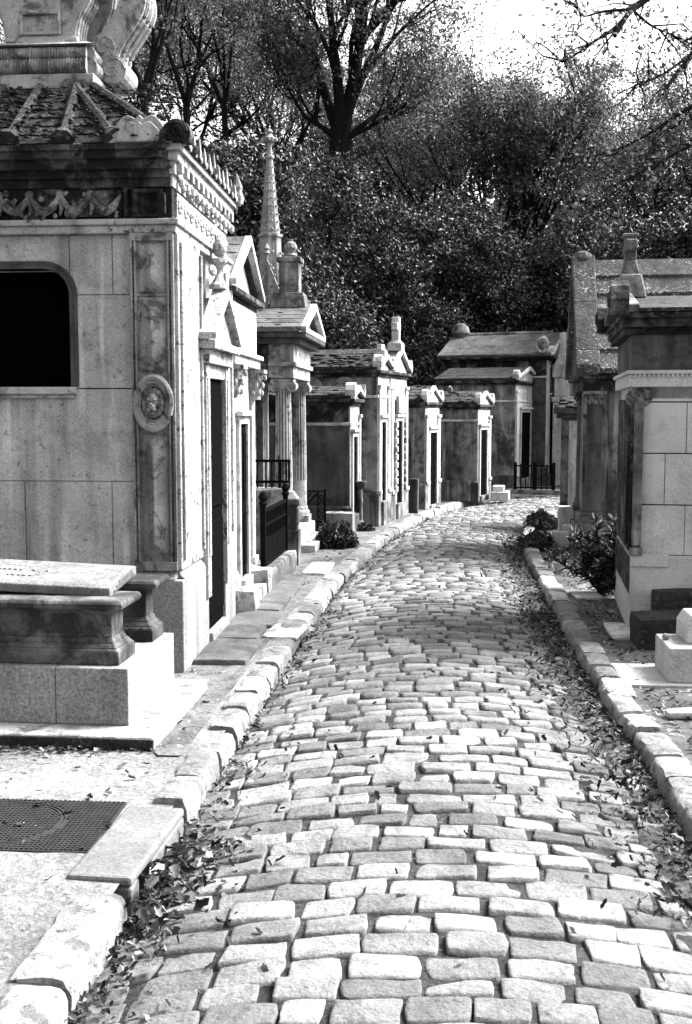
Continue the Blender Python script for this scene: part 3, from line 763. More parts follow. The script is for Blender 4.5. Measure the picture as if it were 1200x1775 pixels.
    # roof monument: stepped base, ribbed tori, panelled die with fluted consoles and scrolls
    yc0, yc1 = .55, 1.40; cx = (px0+x_t)/2; cy = (yc0+yc1)/2
    z_ = lambda py: b.z(py, x_t, yc0)
    mon = MB(); mon.box(px0, x_t, yc0, yc1, zr-.03, z_(126)); 
    mon.frus((px0, x_t, yc0, yc1, z_(74)), (px0+.06, x_t-.06, yc0+.06, yc1-.06, z_(66)))
    mon.box(px0+.08, x_t-.08, yc0+.08, yc1-.08, z_(126), z_(70))
    d0, d1 = b.sx(38, .6), b.sx(128, .6); mon.frus((d0, d1, yc0+.06, yc1-.06, z_(72)), (d0+.04, d1-.04, yc0+.10, yc1-.10, z_(50)))
    mon.box(d0+.045, d1-.045, yc0+.10, yc1-.10, z_(50), z_(-60))
    for a, c, e, f in ((d0+.045, d0+.065, z_(50), z_(6)), (d1-.065, d1-.045, z_(50), z_(6)), (d0+.065, d1-.065, z_(14), z_(6)), (d0+.065, d1-.065, z_(50), z_(45))): mon.box(a, c, yc0+.08, yc0+.10, e, f)
    mon.box(px0-.02, x_t+.02, yc0-.02, yc1+.02, z_(-64), z_(-80)); mon.frus((px0+.02, x_t-.02, yc0+.02, yc1-.02, z_(-80)), (px0+.2, x_t-.2, yc0+.2, yc1-.2, z_(-150)))
    top = mon.build('roof_monument', M['pale'], rt, bevel=.006)
    m = MB()
    for z0, rad in ((z_(110), .055), (z_(88), .045)):
        for (ax, ay), (bx, by) in (((px0+.05, yc0+.05), (x_t-.05, yc0+.05)), ((x_t-.05, yc0+.05), (x_t-.05, yc1-.05))):
            n = 110; pts = [(ax+(bx-ax)*k/n, ay+(by-ay)*k/n, z0) for k in range(n+1)]
            m.tube(pts, [rad*(1+.09*math.sin(k*1.9))*(1.12 if k % 22 < 2 else 1) for k in range(n+1)], 10)
    m.build('torus_moulding', M['pale'], top, smooth=True)
    def console(ox, oy, ax, w):   # flared fluted bracket, one solid with shallow flutes on its outer face
        pr = [(0, z_(62)), (.10, z_(60)), (.105, z_(42)), (.12, z_(25)), (.15, z_(8)), (.195, z_(-12)), (.235, z_(-36)), (.25, z_(-62)), (0, z_(-62))]
        mm = MB(); mm.prism([(ox+ax*q, zz) for q, zz in pr], 'y', oy-w/2, oy+w/2)
        mm.box(min(ox, ox+ax*.115), max(ox, ox+ax*.115), oy-w/2-.012, oy+w/2+.012, z_(62), z_(54))
        for k in range(4):
            yy = oy-w/2+w*(k+.5)/4; mm.tube([(ox+ax*(q+.002), yy, zz) for q, zz in pr[1:-1]], w/11, 6)
        mm.build('console', M['pale'], top, bevel=.008)
    console(d1-.045, yc0+.20, 1, .20); console(d0+.045, yc0+.20, -1, .20); console(d1-.045, yc1-.20, 1, .2)
    # large S scroll on the street side of the monument: two volutes joined by a thick curved body
    m = MB(); zb2, zt2 = z_(116), z_(-60); n = 26; C_ = []
    for k in range(n+1):
        t = k/n; C_.append((x_t+.03+.17*t**1.3-.05*math.sin(2*math.pi*t), zb2+(zt2-zb2)*t, .075+.035*math.sin(math.pi*t)))
    out = [(a-w, z) for a, z, w in C_] + [(a+w, z) for a, z, w in reversed(C_)]
    m.prism(out, 'y', cy-.15, cy+.13)
    for zc_, xc_, rr_ in ((zb2+.06, x_t+.06, .10), (zb2+.33*(zt2-zb2), x_t+.0, .085)):
        m.prism([(xc_+rr_*math.cos(t), zc_+rr_*math.sin(t)) for t in np.linspace(0, 2*math.pi, 20, endpoint=False)], 'y', cy-.17, cy+.15)
        m.tube([(xc_+rr_*(.9-.055*q)*math.cos(q*.6), cy-.172, zc_+rr_*(.9-.055*q)*math.sin(q*.6)) for q in range(15)], .010, 5)
    for k in range(3):
        yy = cy-.10+.09*k; m.tube([(a+w+.002, yy, z) for a, z, w in C_], .024, 6)
    m.build('scroll', M['pale'], top, bevel=.01)
    return b
B1 = mausoleum_one()
# ------------------------------------------------------------------ foliage
def leaf_cloud(name, c, size, mat, seed, parent=None, aspect=.5, up=0.0, loc=None, fold=.25, var=.35):
    r = np.random.RandomState(seed); n = len(c)
    u = r.normal(size=(n, 3)); u /= np.linalg.norm(u, axis=1)[:, None]
    w = r.normal(size=(n, 3)); w[:, 2] += up; v = np.cross(u, w); v /= np.linalg.norm(v, axis=1)[:, None]+1e-9
    nn = np.cross(u, v); s = (size*(1+var*r.uniform(-1, 1, n)))[:, None]
    V = np.empty((n, 4, 3)); V[:, 0] = c-u*s; V[:, 1] = c+v*s*aspect+nn*s*fold; V[:, 2] = c+u*s*1.1; V[:, 3] = c-v*s*aspect+nn*s*fold
    return quads_mesh(name, V.reshape(-1, 3), 4, [(0, 1, 2), (0, 2, 3)], mat, parent, loc)

def grow(base, dirs, lens, rads, seed, levels=4, spread=.6, gravity=.0, child=(3, 5), shrink=.68, wig=.12, upbias=.25):
    """returns list of (points, radii) branches and tip segments"""
    rr = random.Random(seed); br = []; tips = []
    def rec(p, d, L, r, lv):
        n = 5 if lv < 2 else 4; pts = [p]; rad = [r]; q = p.copy(); dd = d.copy()
        for k in range(n):
            dd = (dd + Vector((rr.gauss(0, wig), rr.gauss(0, wig), rr.gauss(0, wig)+upbias*.12-gravity*.1))).normalized()
            q = q + dd*(L/n); pts.append(q.copy()); rad.append(max(.006, r*(1-.55*(k+1)/n)))
        br.append((pts, rad, lv))
        if lv >= levels-1: tips.append((pts, lv)); return
        if lv == levels-2: tips.append((pts[2:], lv))
        for k in range(rr.randint(*child)):
            t = rr.uniform(.35, 1.0); i = min(n-1, int(t*n)); pp = pts[i].lerp(pts[i+1], t*n-i if t*n-i < 1 else 1)
            a = Vector((rr.gauss(0, 1), rr.gauss(0, 1), rr.gauss(0, 1)+upbias)).normalized()
            nd = (dd*(1-spread) + a*spread).normalized()
            rec(pp, nd, L*shrink*rr.uniform(.75, 1.2), max(.008, rad[i]*rr.uniform(.5, .7)), lv+1)
        rec(q, (dd+Vector((rr.gauss(0, .15), rr.gauss(0, .15), .1))).normalized(), L*shrink, rad[-1], lv+1)
    for d, L, r in zip(dirs, lens, rads): rec(Vector(base), Vector(d).normalized(), L, r, 0)
    return br, tips

def tree(name, label, base, trunk_h, stems, seed, leaves=30000, leaf=.07, sig=.38, mat='leaf', levels=4, spread=.55, trunk_r=.25, child=(3, 4), cat='tree', group=None, shrink=.68,
         filt=None, upbias=.3, lean=(0, 0), gravity=0, up=.3, extra=None):
    base = Vector(base); root = empty(name, base); tag(root, label, cat, group)
    top = Vector((lean[0], lean[1], trunk_h))
    m = MB(); n = 6; rr = random.Random(seed)
    tp = [Vector((0, 0, -.4)).lerp(top, k/n)+Vector((rr.gauss(0, .03), rr.gauss(0, .03), 0)) for k in range(n+1)]
    m.tube(tp, [trunk_r*(1.25-.4*k/n) for k in range(n+1)], 10)
    br, tips = grow(tp[-1], [s[0] for s in stems], [s[1] for s in stems], [s[2] for s in stems], seed, levels, spread, gravity, child, shrink, upbias=upbias)
    for pts, rad, lv in br: m.tube(pts, rad, 7 if lv < 2 else (5 if lv < 3 else 3))
    m.build('trunk', M['bark'], root, smooth=False, recalc=False)
    r = np.random.RandomState(seed); segs = []
    for pts, lv in tips:
        for a, c in zip(pts, pts[1:]): segs.append((a, c))
    sa = np.array([tuple(a) for a, c in segs]); sb = np.array([tuple(c) for a, c in segs])
    # clumps: leaves gather round a subset of twig points so light and gaps show
    ncl = max(20, leaves//70); i = r.randint(0, len(sa), ncl); t = r.uniform(0, 1, (ncl, 1)); cen = sa[i]*(1-t)+sb[i]*t + r.normal(0, sig*.75, (ncl, 3))
    if extra is not None: cen = np.concatenate([cen, extra(r)])
    k = r.randint(0, len(cen), leaves); P = cen[k] + r.normal(0, 1, (leaves, 3))*(r.uniform(.13, .27, (len(cen), 1))[k])*np.array([1.15, 1.15, .75])
    if filt: P = P[filt(P)]
    leaf_cloud('crown', P, leaf, M[mat], seed, root, up=up)
    return root

def lump_crown(r, lumps, n):
    """centres scattered through overlapping ellipsoid lumps, denser near their skins"""
    out = []
    vol = np.array([l[3]*l[4]*l[5] for l in lumps])**.67; q = (vol/vol.sum()*n).astype(int)
    for (x, y, z, a, b_, c), k in zip(lumps, q):
        d = r.normal(size=(k, 3)); d /= np.linalg.norm(d, axis=1)[:, None]; rad = r.uniform(.45, 1.08, (k, 1))**.55
        out.append(d*rad*np.array([a, b_, c])+np.array([x, y, z]))
    return np.concatenate(out)

def bushy_tree(name, label, px, Y, py_top, width, seed, leaves=26000, leaf=.085, mat='laurel', depth=None, z0=None, py_bot=600, nl=14, group=None, bot=.5, sig=.16, cat='tree'):
    x = on_y(px, 700, Y).x; gz = hill_z(x, Y) if z0 is None else z0
    zt = zat(Y, py_top)-gz; root = empty(name, (x, Y, gz)); tag(root, label, cat, group)
    r = np.random.RandomState(seed); rr = random.Random(seed); dp = depth or width*.8
    lumps = []
    for k in range(nl):
        zz = rr.uniform(bot, zt*.93); f = 1-.55*(zz/zt)**2.2; a = rr.uniform(0, 6.28); rad = rr.uniform(.25, .72)*width/2*f
        s = rr.uniform(.22, .36)*width*(.7+.3*f)
        lumps.append((rad*math.cos(a), rad*math.sin(a)*dp/width, min(zz, zt-s*.7), s, s*dp/width, s*.8))
    m = MB(); m.tube([(0, 0, -.3), (rr.gauss(0, .1), 0, zt*.3), (rr.gauss(0, .2), 0, zt*.7)], [.16, .12, .04], 8)
    for l in lumps: m.tube([(0, 0, max(.3, l[2]*.45)), (l[0]*.5, l[1]*.5, l[2]*.8), (l[0], l[1], l[2])], [.07, .045, .015], 5)
    m.build('trunk', M['bark'], root, recalc=False)
    cen = lump_crown(r, lumps, max(60, leaves//80)); k = r.randint(0, len(cen), leaves); P = cen[k]+r.normal(0, 1, (leaves, 3))*(r.uniform(.10, .24, (len(cen), 1))[k])*np.array([1.2, 1.2, .7]); P = P[P[:, 2] > .05]
    leaf_cloud('crown', P, leaf, M[mat], seed+1, root, up=.5)
    return root
def stem_fan(n, seed, tilt, L, r, ax=0):
    rr = random.Random(seed); out = []
    for k in range(n):
        a = 2*math.pi*k/n + rr.uniform(-.4, .4); t = tilt*rr.uniform(.5, 1.2); out.append(((math.sin(t)*math.cos(a)+ax, math.sin(t)*math.sin(a)*.7, math.cos(t)), L*rr.uniform(.8, 1.15), r*rr.uniform(.7, 1.1)))
    return out
G = KZ-.01
ROW = 'small tomb chapels lining the left side of the lane'
# ---- 2. narrow white chapel beside it
o2 = B1.c + B1.Y*(B1.fy(390)+.04) + B1.X*.03
o2.z = G
B2 = chapel('mausoleum', 'narrow white tomb chapel with leafy capitals squeezed against the ornate mausoleum', tuple(o2), 4.3, 433, 1.9, 2.72, 3.20,
            (407, 420, 735, 1000), mats=('pale', 'white', 'roof_grey'), group=ROW, over=.13, antefix=False, tiles=5)
def leafy_capital(parent, c, r, h, mat, name='capital'):
    m = MB(); x, y, z = c
    m.lathe([(r*.8, 0), (r*.85, h*.3), (r*1.0, h*.8), (r*1.35, h)], c, 12)
    for row, (zz, rr, n) in enumerate(((h*.25, r*.95, 8), (h*.55, r*1.1, 8), (h*.85, r*1.35, 6))):
        for k in range(n):
            a = 2*math.pi*(k+.5*row)/n; m.ball((x+rr*math.cos(a), y+rr*math.sin(a), z+zz), r*.32, (.8, .8, 1.3), 7)
    m.box(x-r*1.4, x+r*1.4, y-r*1.4, y+r*1.4, z+h, z+h+.035)
    return m.build(name, mat, parent, smooth=True)
zc0 = B2.z(690)
for yy in (.09, B2.W-.09): leafy_capital(B2.root, (.06, yy, zc0), .075, .24, M['ornate'])
m = MB(); m.box(-.1, .10, -.03, B2.W+.03, zc0+.28, zc0+.36); m.box(-.1, .13, -.05, B2.W+.05, zc0+.36, zc0+.40); m.box(-.1, .07, .0, B2.W, zc0+.40, B2.ze-.10)
m.build('entablature', M['white'], B2.root, bevel=.008)
m = MB(); m.rough(-.75, -.25, B2.ym-.14, B2.ym+.14, B2.za-.05, B2.za+.17, 4, .015, .04, 3); m.build('ridge_block', M['roof_grey'], B2.root, smooth=True)
m = MB(); m.rough(.05, .24, .05, .30, 0, .22, 4, .012, .03, 5); m.rough(.05, .22, B2.W-.32, B2.W-.02, 0, .26, 4, .015, .03, 6); m.box(-.1, .20, .30, B2.W-.32, 0, .14)
m.build('step', M['pale'], B2.root, smooth=True)

# ---- 3. small temple with fluted Ionic columns
def fluted(mb, c, r0, r1, z0, z1, n=16, flut=.26):
    m = n*5
    mod = lambda t, z: 1 - flut*max(0, math.cos(2*math.pi*t*n))**1.5*1.0
    prof = [(r0+(r1-r0)*t, z0+(z1-z0)*t) for t in np.linspace(0, 1, 6)]
    mb.lathe(prof, (c[0], c[1], 0), m, mod)
def ionic(mb, c, z, r):
    x, y = c
    mb.lathe([(r*.98, z-.05), (r*1.12, z-.02), (r*1.0, z)], (x, y, 0), 16)
    mb.box(x-r*1.2, x+r*1.2, y-r*1.0, y+r*1.0, z, z+.05)
    for sx in (-1, 1):      # volutes seen on the camera side and behind
        for sy in (-1, 1):
            pts = []
            for k in range(26):
                a = k/25*4.6*math.pi; rr = .072*(1-k/31); pts.append((x+sx*(r*1.12)+sx*rr*math.sin(a)*.9, y+sy*r*1.02, z-.012+rr*math.cos(a)*.9))
            mb.tube(pts, [.013-.006*k/25 for k in range(26)], 6)
        mb.prism([(x+sx*r*1.12+.06*math.cos(t), z-.012+.06*math.sin(t)) for t in np.linspace(0, 2*math.pi, 14, endpoint=False)], 'y', y-r*1.0, y+r*1.0)
    mb.box(x-r*1.5, x+r*1.5, y-r*1.15, y+r*1.15, z+.05, z+.075)
b = Bld('mausoleum', 'small temple tomb with two fluted Ionic columns and steep pediment beside iron fences', 'mausoleum', (0, 0, 0), 5.5, group=None)
cc = on_y(492, 800, 13.35); b.c = Vector((cc.x, 13.35, G)) + b.X*.14 - b.Y*.15; b.root.location = b.c
W3, D3 = 1.62, 2.1; zE = b.z(577); zA = b.z(531, 0, W3/2); zcap = b.z(668); ze0 = b.z(655)
m = MB(); m.box(-D3, -.55, .10, .28, .25, zE-.2); m.box(-D3, -.55, W3-.28, W3-.1, .25, zE-.2); m.box(-D3, -D3+.2, .28, W3-.28, .25, zE-.2)
m.box(-.75, -.55, .28, .55, .25, zE-.2); m.box(-.75, -.55, W3-.55, W3-.28, .25, zE-.2); m.box(-.75, -.55, .55, W3-.55, 1.95, zE-.2)
m.build('wall', M['grey'], b.root, bevel=.006)
m = MB(); m.box(-.70, -.66, .53, W3-.53, .25, 1.97); m.build('door', M['door'], b.root)
m = MB(); m.box(-D3-.05, .06, .0, W3, 0, .25); m.box(.06, .26, .05, W3-.05, 0, .10); m.build('plinth', M['pale'], b.root, bevel=.012)
for yy in (.15, W3-.15):
    m = MB(); x = -.14
    zt_ = zcap; zl = b.z(845)
    m.box(x-.15, x+.15, yy-.15, yy+.15, .252, .34); m.lathe([(.14, .34), (.15, .37), (.14, .40), (.118, .41), (.122, .44), (.112, .46)], (x, yy, 0), 20)
    m.lathe([(.108, .46), (.106, zl)], (x, yy, 0), 24); fluted(m, (x, yy), .108, .092, zl, zt_-.05)
    ionic(m, (x, yy), zt_, .092)
    m.build('column', M['pale'], b.root, smooth=True)
m = MB(); m.box(-.3, .0, .02, W3-.02, ze0, ze0+.14); m.box(-.3, .035, -.015, W3+.015, ze0+.14, ze0+.19); m.box(-.3, .005, .03, W3-.03, ze0+.19, zE-.13)
m.box(.006, .012, .2, W3-.2, ze0+.2, zE-.16)
m.build('entablature', M['pale'], b.root, bevel=.006)
m = MB(); m.box(-D3, -.301, .04, W3-.04, ze0, zE-.13); m.box(-D3, -.301, .01, W3-.01, ze0+.14, ze0+.185); m.build('side_entablature', M['crust_and_shade'], b.root, bevel=.006)  # shaded side of the entablature painted dark for the deep eave shade
m = MB(); m.box(-D3-.02, .10, -.09, W3+.09, zE-.13, zE-.06); m.box(-D3-.04, .18, -.17, W3+.17, zE-.06, zE); m.build('cornice', M['dark'], b.root, bevel=.01)
m = MB(); ym = W3/2; m.prism([(.05, zE+.002), (ym, zA-.07), (W3-.05, zE+.002)], 'x', -.2, .06)
for e in (-.18, W3+.18): m.prism([(e, zE+.002), (e, zE+.07), (ym, zA+.03), (ym, zA-.06)], 'x', .12, .19)
m.box(.12, .188, -.18, W3+.18, zE-.005, zE+.055)
m.build('pediment', M['white'], b.root, bevel=.006)
m = MB(); gable_roof(m, -D3-.1, .118, -.19, W3+.19, zE+.002, zA-.03, .06, 6); m.build('roof', M['roof_grey'], b.root, bevel=.005)
moss_lumps(b.root, -D3+.6, -.12, ((-.18, zE+.06), (ym, zA+.04)), 60, 4, M['roof'], (.012, .03))
m = MB(); xs = b.side(505, 715, ym)[0]; zt_ = b.z(440, xs, ym); zq = b.z(470, xs, ym)
m.frus((xs-.24, xs+.22, ym-.2, ym+.2, zA-.03), (xs-.20, xs+.18, ym-.16, ym+.16, zA+.16)); m.box(xs-.13, xs+.12, ym-.12, ym+.12, zA+.16, zq+.10)
m.box(xs-.16, xs+.15, ym-.15, ym+.15, zq+.10, zq+.16); m.lathe([(.05, zq+.16), (.09, zq+.19), (.05, zq+.22), (.09, zq+.28), (.07, zq+.34), (.025, zq+.37), (.04, zq+.40), (.01, zt_+.06)], (xs, ym, 0), 10)
m.build('ridge_finial', M['grey'], b.root, bevel=.01)
B3 = b

# ---- 4..8 chapels of the row
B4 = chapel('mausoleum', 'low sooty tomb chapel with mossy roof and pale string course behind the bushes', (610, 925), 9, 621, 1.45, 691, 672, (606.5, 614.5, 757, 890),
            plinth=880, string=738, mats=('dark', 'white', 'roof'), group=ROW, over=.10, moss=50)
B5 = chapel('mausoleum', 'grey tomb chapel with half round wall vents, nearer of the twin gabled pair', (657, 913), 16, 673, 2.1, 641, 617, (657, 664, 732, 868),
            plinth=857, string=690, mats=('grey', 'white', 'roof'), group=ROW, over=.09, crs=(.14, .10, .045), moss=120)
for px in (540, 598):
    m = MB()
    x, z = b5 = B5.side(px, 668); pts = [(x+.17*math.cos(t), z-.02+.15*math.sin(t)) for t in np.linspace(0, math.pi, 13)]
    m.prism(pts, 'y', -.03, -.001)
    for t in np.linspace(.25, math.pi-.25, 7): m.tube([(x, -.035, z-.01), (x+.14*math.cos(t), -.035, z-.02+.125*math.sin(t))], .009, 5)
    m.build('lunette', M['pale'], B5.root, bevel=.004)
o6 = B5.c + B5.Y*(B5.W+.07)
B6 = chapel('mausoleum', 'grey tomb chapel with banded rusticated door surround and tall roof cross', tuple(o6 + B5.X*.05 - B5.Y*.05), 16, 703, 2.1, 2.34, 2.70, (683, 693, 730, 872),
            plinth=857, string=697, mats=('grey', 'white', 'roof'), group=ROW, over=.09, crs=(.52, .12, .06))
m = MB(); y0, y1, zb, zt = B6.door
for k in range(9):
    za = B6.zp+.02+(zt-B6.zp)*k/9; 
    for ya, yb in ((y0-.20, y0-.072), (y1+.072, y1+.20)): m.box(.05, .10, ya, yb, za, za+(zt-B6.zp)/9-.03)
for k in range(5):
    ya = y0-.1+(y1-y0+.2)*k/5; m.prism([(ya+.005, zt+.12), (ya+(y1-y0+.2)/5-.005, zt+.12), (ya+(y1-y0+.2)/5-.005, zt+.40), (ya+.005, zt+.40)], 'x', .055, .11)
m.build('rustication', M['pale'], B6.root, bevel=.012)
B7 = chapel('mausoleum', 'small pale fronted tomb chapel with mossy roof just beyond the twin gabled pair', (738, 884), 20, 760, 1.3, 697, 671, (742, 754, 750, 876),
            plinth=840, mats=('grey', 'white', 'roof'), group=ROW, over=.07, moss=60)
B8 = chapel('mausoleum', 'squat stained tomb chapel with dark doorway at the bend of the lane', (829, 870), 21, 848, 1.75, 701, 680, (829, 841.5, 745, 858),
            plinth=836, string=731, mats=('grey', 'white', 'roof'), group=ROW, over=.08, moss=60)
m = MB(); m.ball((-.62, B8.ym-.2, B8.za+.05), .06, (1, 1, 1.3), 8); m.build('finial', M['grey'], B8.root, smooth=True)
# ---- 10 and 9, the two at the far end
B10 = chapel('mausoleum', 'pedimented tomb chapel with white frieze and iron railing at the far end of the lane', (894, 850), 22, 930, 1.75, 659, 638, (901, 917, 715, 828),
             plinth=826, string=697, mats=('grey', 'white', 'roof'), group=ROW, over=.10)
B9 = chapel('mausoleum', 'largest far mausoleum with long smooth ridged roof rising behind the small chapels', (947, 843), 23, 980, 2.5, 617, 578, (950, 958, 690, 820),
            plinth=810, string=655, mats=('dark', 'white', 'roof_grey'), group=ROW, over=.2, tiles=1)
m = MB(); m.tube([(-2.55, B9.ym, B9.za+.02), (-.1, B9.ym, B9.za+.02)], .05, 8); m.lathe([(.16, 0), (.24, .1), (.2, .25), (.1, .34)], (-2.4, B9.ym, B9.za-.03), 10); m.build('ridge', M['grey'], B9.root, smooth=True)
m = MB(); m.ball((-.05, -.12, B9.ze+.24), .2, (.7, .6, 1.1), 10); m.tube([(-.05+.13*math.cos(t), -.26, B9.ze+.24+.16*math.sin(t)) for t in np.linspace(0, 6.2, 14)], .03, 6); m.build('acroterion', M['pale'], B9.root, smooth=True)
# white pillar monument beyond
p = on_y(972, 843, 25.7); b = Bld('monument', 'bright white pillar monument with stepped base beyond the far mausoleum', 'monument', (p.x, p.y, .1), 25)
m = MB(); m.box(-.17, .24, -.2, .2, 0, b.z(697)); m.box(-.20, .27, -.23, .23, b.z(697), b.z(688)); m.box(-.15, .22, -.18, .18, b.z(688), b.z(655)); m.box(-.19, .26, -.22, .22, b.z(655), b.z(632)); m.build('base', M['white'], b.root, bevel=.02)
m = MB(); m.frus((-.16, .16, -.16, .16, b.z(632)), (-.08, .08, -.08, .08, b.z(612))); m.box(-.07, .07, -.07, .07, b.z(612), b.z(577)); m.build('shaft', M['white'], b.root, bevel=.015)

# ---- gothic spire behind the temple
p = on_y(470, 700, 17.0); b = Bld('gothic_spire', 'tall pale gothic spire with crockets and leafy finial above the temple roof', 'monument', (p.x, p.y, .05), 6)
zt = b.z(216); zb = b.z(530)
m = MB(); m.box(-.42, .42, -.42, .42, 0, zb-.35); m.box(-.36, .36, -.36, .36, zb-.35, zb-.02); m.build('tower', M['grey'], b.root, bevel=.02)
m = MB(); zc1 = b.z(400); zc2 = b.z(270)
r0, r1 = .20, .055
m.lathe([(.19, zb-.02), (.17, zc1-.06), (.19, zc1-.05), (.19, zc1-.01), (.155, zc1), (.05, zc2), (.075, zc2+.01), (.075, zc2+.04), (.04, zc2+.05), (.032, b.z(243)), (.085, b.z(240)), (.095, b.z(234)), (.06, b.z(230)), (.04, b.z(226)), (.06, b.z(223)), (.004, zt)], (0, 0, 0), 8)
m.build('spire', M['spire'], b.root)
m = MB()
for k in range(8):
    a = math.pi/8+k*math.pi/4
    for q in range(9):
        t = q/9; z = zc1+.06+(zc2-zc1-.06)*t; r = .155+(.05-.155)*(z-zc1)/(zc2-zc1); m.ball((1.06*r*math.cos(a), 1.06*r*math.sin(a), z), .020-.006*t, (1, 1, .8), 6)
        if q < 4: z2 = zb+.1+q*(zc1-zb-.15)/4; m.ball((.19*math.cos(a), .19*math.sin(a), z2), .024, (1, 1, 1.1), 6)
for k in range(4):
    a = k*math.pi/2; m.ball((.10*math.cos(a), .10*math.sin(a), b.z(237)), .035, n=7); m.ball((.17*math.cos(a), .17*math.sin(a), zc1-.03), .03, n=6)
m.build('crockets', M['spire'], b.root, smooth=True)['kind'] = 'stuff'
for rot, (ax, nm) in enumerate((('y', 'gablet'), ('x', 'gablet'))):
    hb = .30; zg = b.z(445)
    for sg in (-1, 1): 
        m = MB(); o = sg*.30
        for s_ in (-1, 1): m.prism([(s_*hb, zb-.02), (s_*(hb-.07), zb-.02), (0, zg-.14), (0, zg)], ax, o-.035, o+.035)
        f = (lambda a, z: (a, o, z)) if ax == 'y' else (lambda a, z: (o, a, z))
        for dx, dz in ((-.08, .07), (.08, .07), (0, .20)): m.tube([f(dx+.06*math.cos(t), zb+dz+.06*math.sin(t)) for t in np.linspace(0, 6.28, 13)], .014, 5)
        for q in range(5):
            for s_ in (-1, 1): m.ball(f(s_*hb*(1-q/5), zb+(zg-zb)*q/5+.03), .022, n=6)
        m.lathe([(.02, 0), (.03, .06), (.055, .09), (.03, .13), (.05, .16), (.004, .24)], f(0, zg-.03), 7)
        m.build(nm, M['spire'], b.root)
for sx in (-1, 1):
    for sy in (-1, 1):
        m = MB(); c = (sx*.34, sy*.34, zb-.1); m.lathe([(.055, 0), (.05, .25), (.07, .27), (.01, .62), (.03, .64), (.004, .72)], c, 6); m.build('pinnacle', M['spire'], b.root)

# ---- right side: A, near plain mausoleum with cross
b = Bld('mausoleum', 'smooth grey block mausoleum with fluted corner pilaster and stone cross on the right', 'mausoleum', (1088, 1093), 10, g=.08)
W = b.fy(1072); W = max(1.0, min(1.7, W)); D = 3.2; rt = b.root
zst = b.z(1050); zp = b.z(962); zw = b.z(690); zar = b.z(668); zfr = b.z(642); zco = b.z(580); ze = b.z(545); za = b.z(517, 0, W/2)
m = MB(); i = .022
m.box(i+.02, D, i+.1, i+.2, zp, ze-.02); m.box(D-.2, D, .2, W-.2, zp, ze-.02); m.box(i, D, W-.2, W-i, zp, ze-.02)
m.box(i+.001, .2, i+.1, .42, zp, ze-.02); m.box(i+.001, .2, W-.42, W-.2, zp, ze-.02); m.box(i+.001, .2, .42, W-.42, 1.75, ze-.02)
xl = b.sx(1118); rows = [zp, b.z(875), b.z(786), b.z(697), zw]
for r_, sp in enumerate(((b.sx(1193), b.sx(1300)), (b.sx(1156), b.sx(1260)), (b.sx(1192), b.sx(1300)), (b.sx(1240),))):
    xs = [xl-.02] + list(sp) + [D]
    for a, c in zip(xs, xs[1:]): m.box(a+.002, c-.002, i+((r_*7+int(a*10)) % 3)*.002, .14, rows[r_]+.005, rows[r_+1]-.004)
m.build('wall', M['smooth'], rt, bevel=.004)
m = MB(); m.box(.1, .14, .40, W-.40, zst, 1.77); m.build('door', M['door'], rt)
m = MB(); m.box(-.0, D, .0, W, 0, zst); m.box(.004, D, .004, W-.004, zst, zp-.012); m.prism([(.004, zp-.012), (.03, zp), (.1, zp), (.1, zp-.012)], 'x', .004, D); m.box(.004, .30, -.012, .0, zp-.09, zp+.01)
m.build('plinth', M['smooth'], rt, bevel=.008)
x0, x1 = .012, b.sx(1116)
def flat_pilaster(m, fx):
    m.box(x0, x1, .002, .08, zp+.06, zw); n = 5
    for k in range(n+1):
        a = x0+(x1-x0)*k/n; m.box(max(x0, a-.007), min(x1, a+.007), -.034, .002, zp+.08, zw-.03)
    m.box(x0-.012, x1+.012, -.03, .05, zp, zp+.06)
m = MB(); flat_pilaster(m, 0)
m.build('pilaster', M['grey'], rt, bevel=.004); m = MB(); m.box(-.012, .02, -.018, .22, zp+.061, zw)
for k in range(6): m.box(-.03, -.012, .02+k*.034, .034+k*.034, zp+.08, zw-.03)
m.box(-.004, .003, .0, W, zst+.1, zp-.015); m.box(.003, .021, .22, W, zp+.01, zw)
m.build('street_pilaster', M['crust_and_shade'], rt, bevel=.004)  # street face of pilaster, wall and plinth painted dark for its shade
m = MB(); ionic(m, ((x0+x1)/2, .05), zw+.01, (x1-x0)/2*.80); m.build('capital', M['swag'], rt, smooth=True)
m = MB(); m.box(-.03, D, -.03, W+.03, zw+.085, zfr-.03); m.box(-.05, D, -.05, W+.05, zfr-.03, zfr)
k = 0.0
while k < D: m.box(k, k+.02, -.045, -.03, zfr-.055, zfr-.03); k += .035
m.build('architrave', M['smooth'], rt, bevel=.005)
m = MB(); m.box(-.015, D, -.015, W+.015, zfr, zco); m.box(-.02, .22, -.02, .2, zfr, zco); m.build('frieze', M['dark'], rt, bevel=.005)  # frieze and cornice darkened in colour for the shadow below the roof edge
m = MB(); m.box(-.08, D, -.06, W+.06, zco, zco+.05); m.box(-.10, D, -.13, W+.13, zco+.05, ze-.04); m.box(-.12, D, -.20, W+.20, ze-.04, ze); m.build('cornice', M['crust_and_shade'], rt, bevel=.008)
m = MB(); gable_roof(m, .02, D+.1, -.22, W+.22, ze+.002, za-.02, .03); m.build('roof', M['roof'], rt, bevel=.004)
m = MB()
for ye in (-.20, W+.20): m.prism([(ye, ze+.002), (ye, ze+.06), (W/2, za+.06), (W/2, za-.04)], 'x', -.14, .018)
m.prism([(.0, ze+.002), (W/2, za-.03), (W, ze+.002)], 'x', -.05, .05); m.build('pediment', M['grey'], rt, bevel=.006)
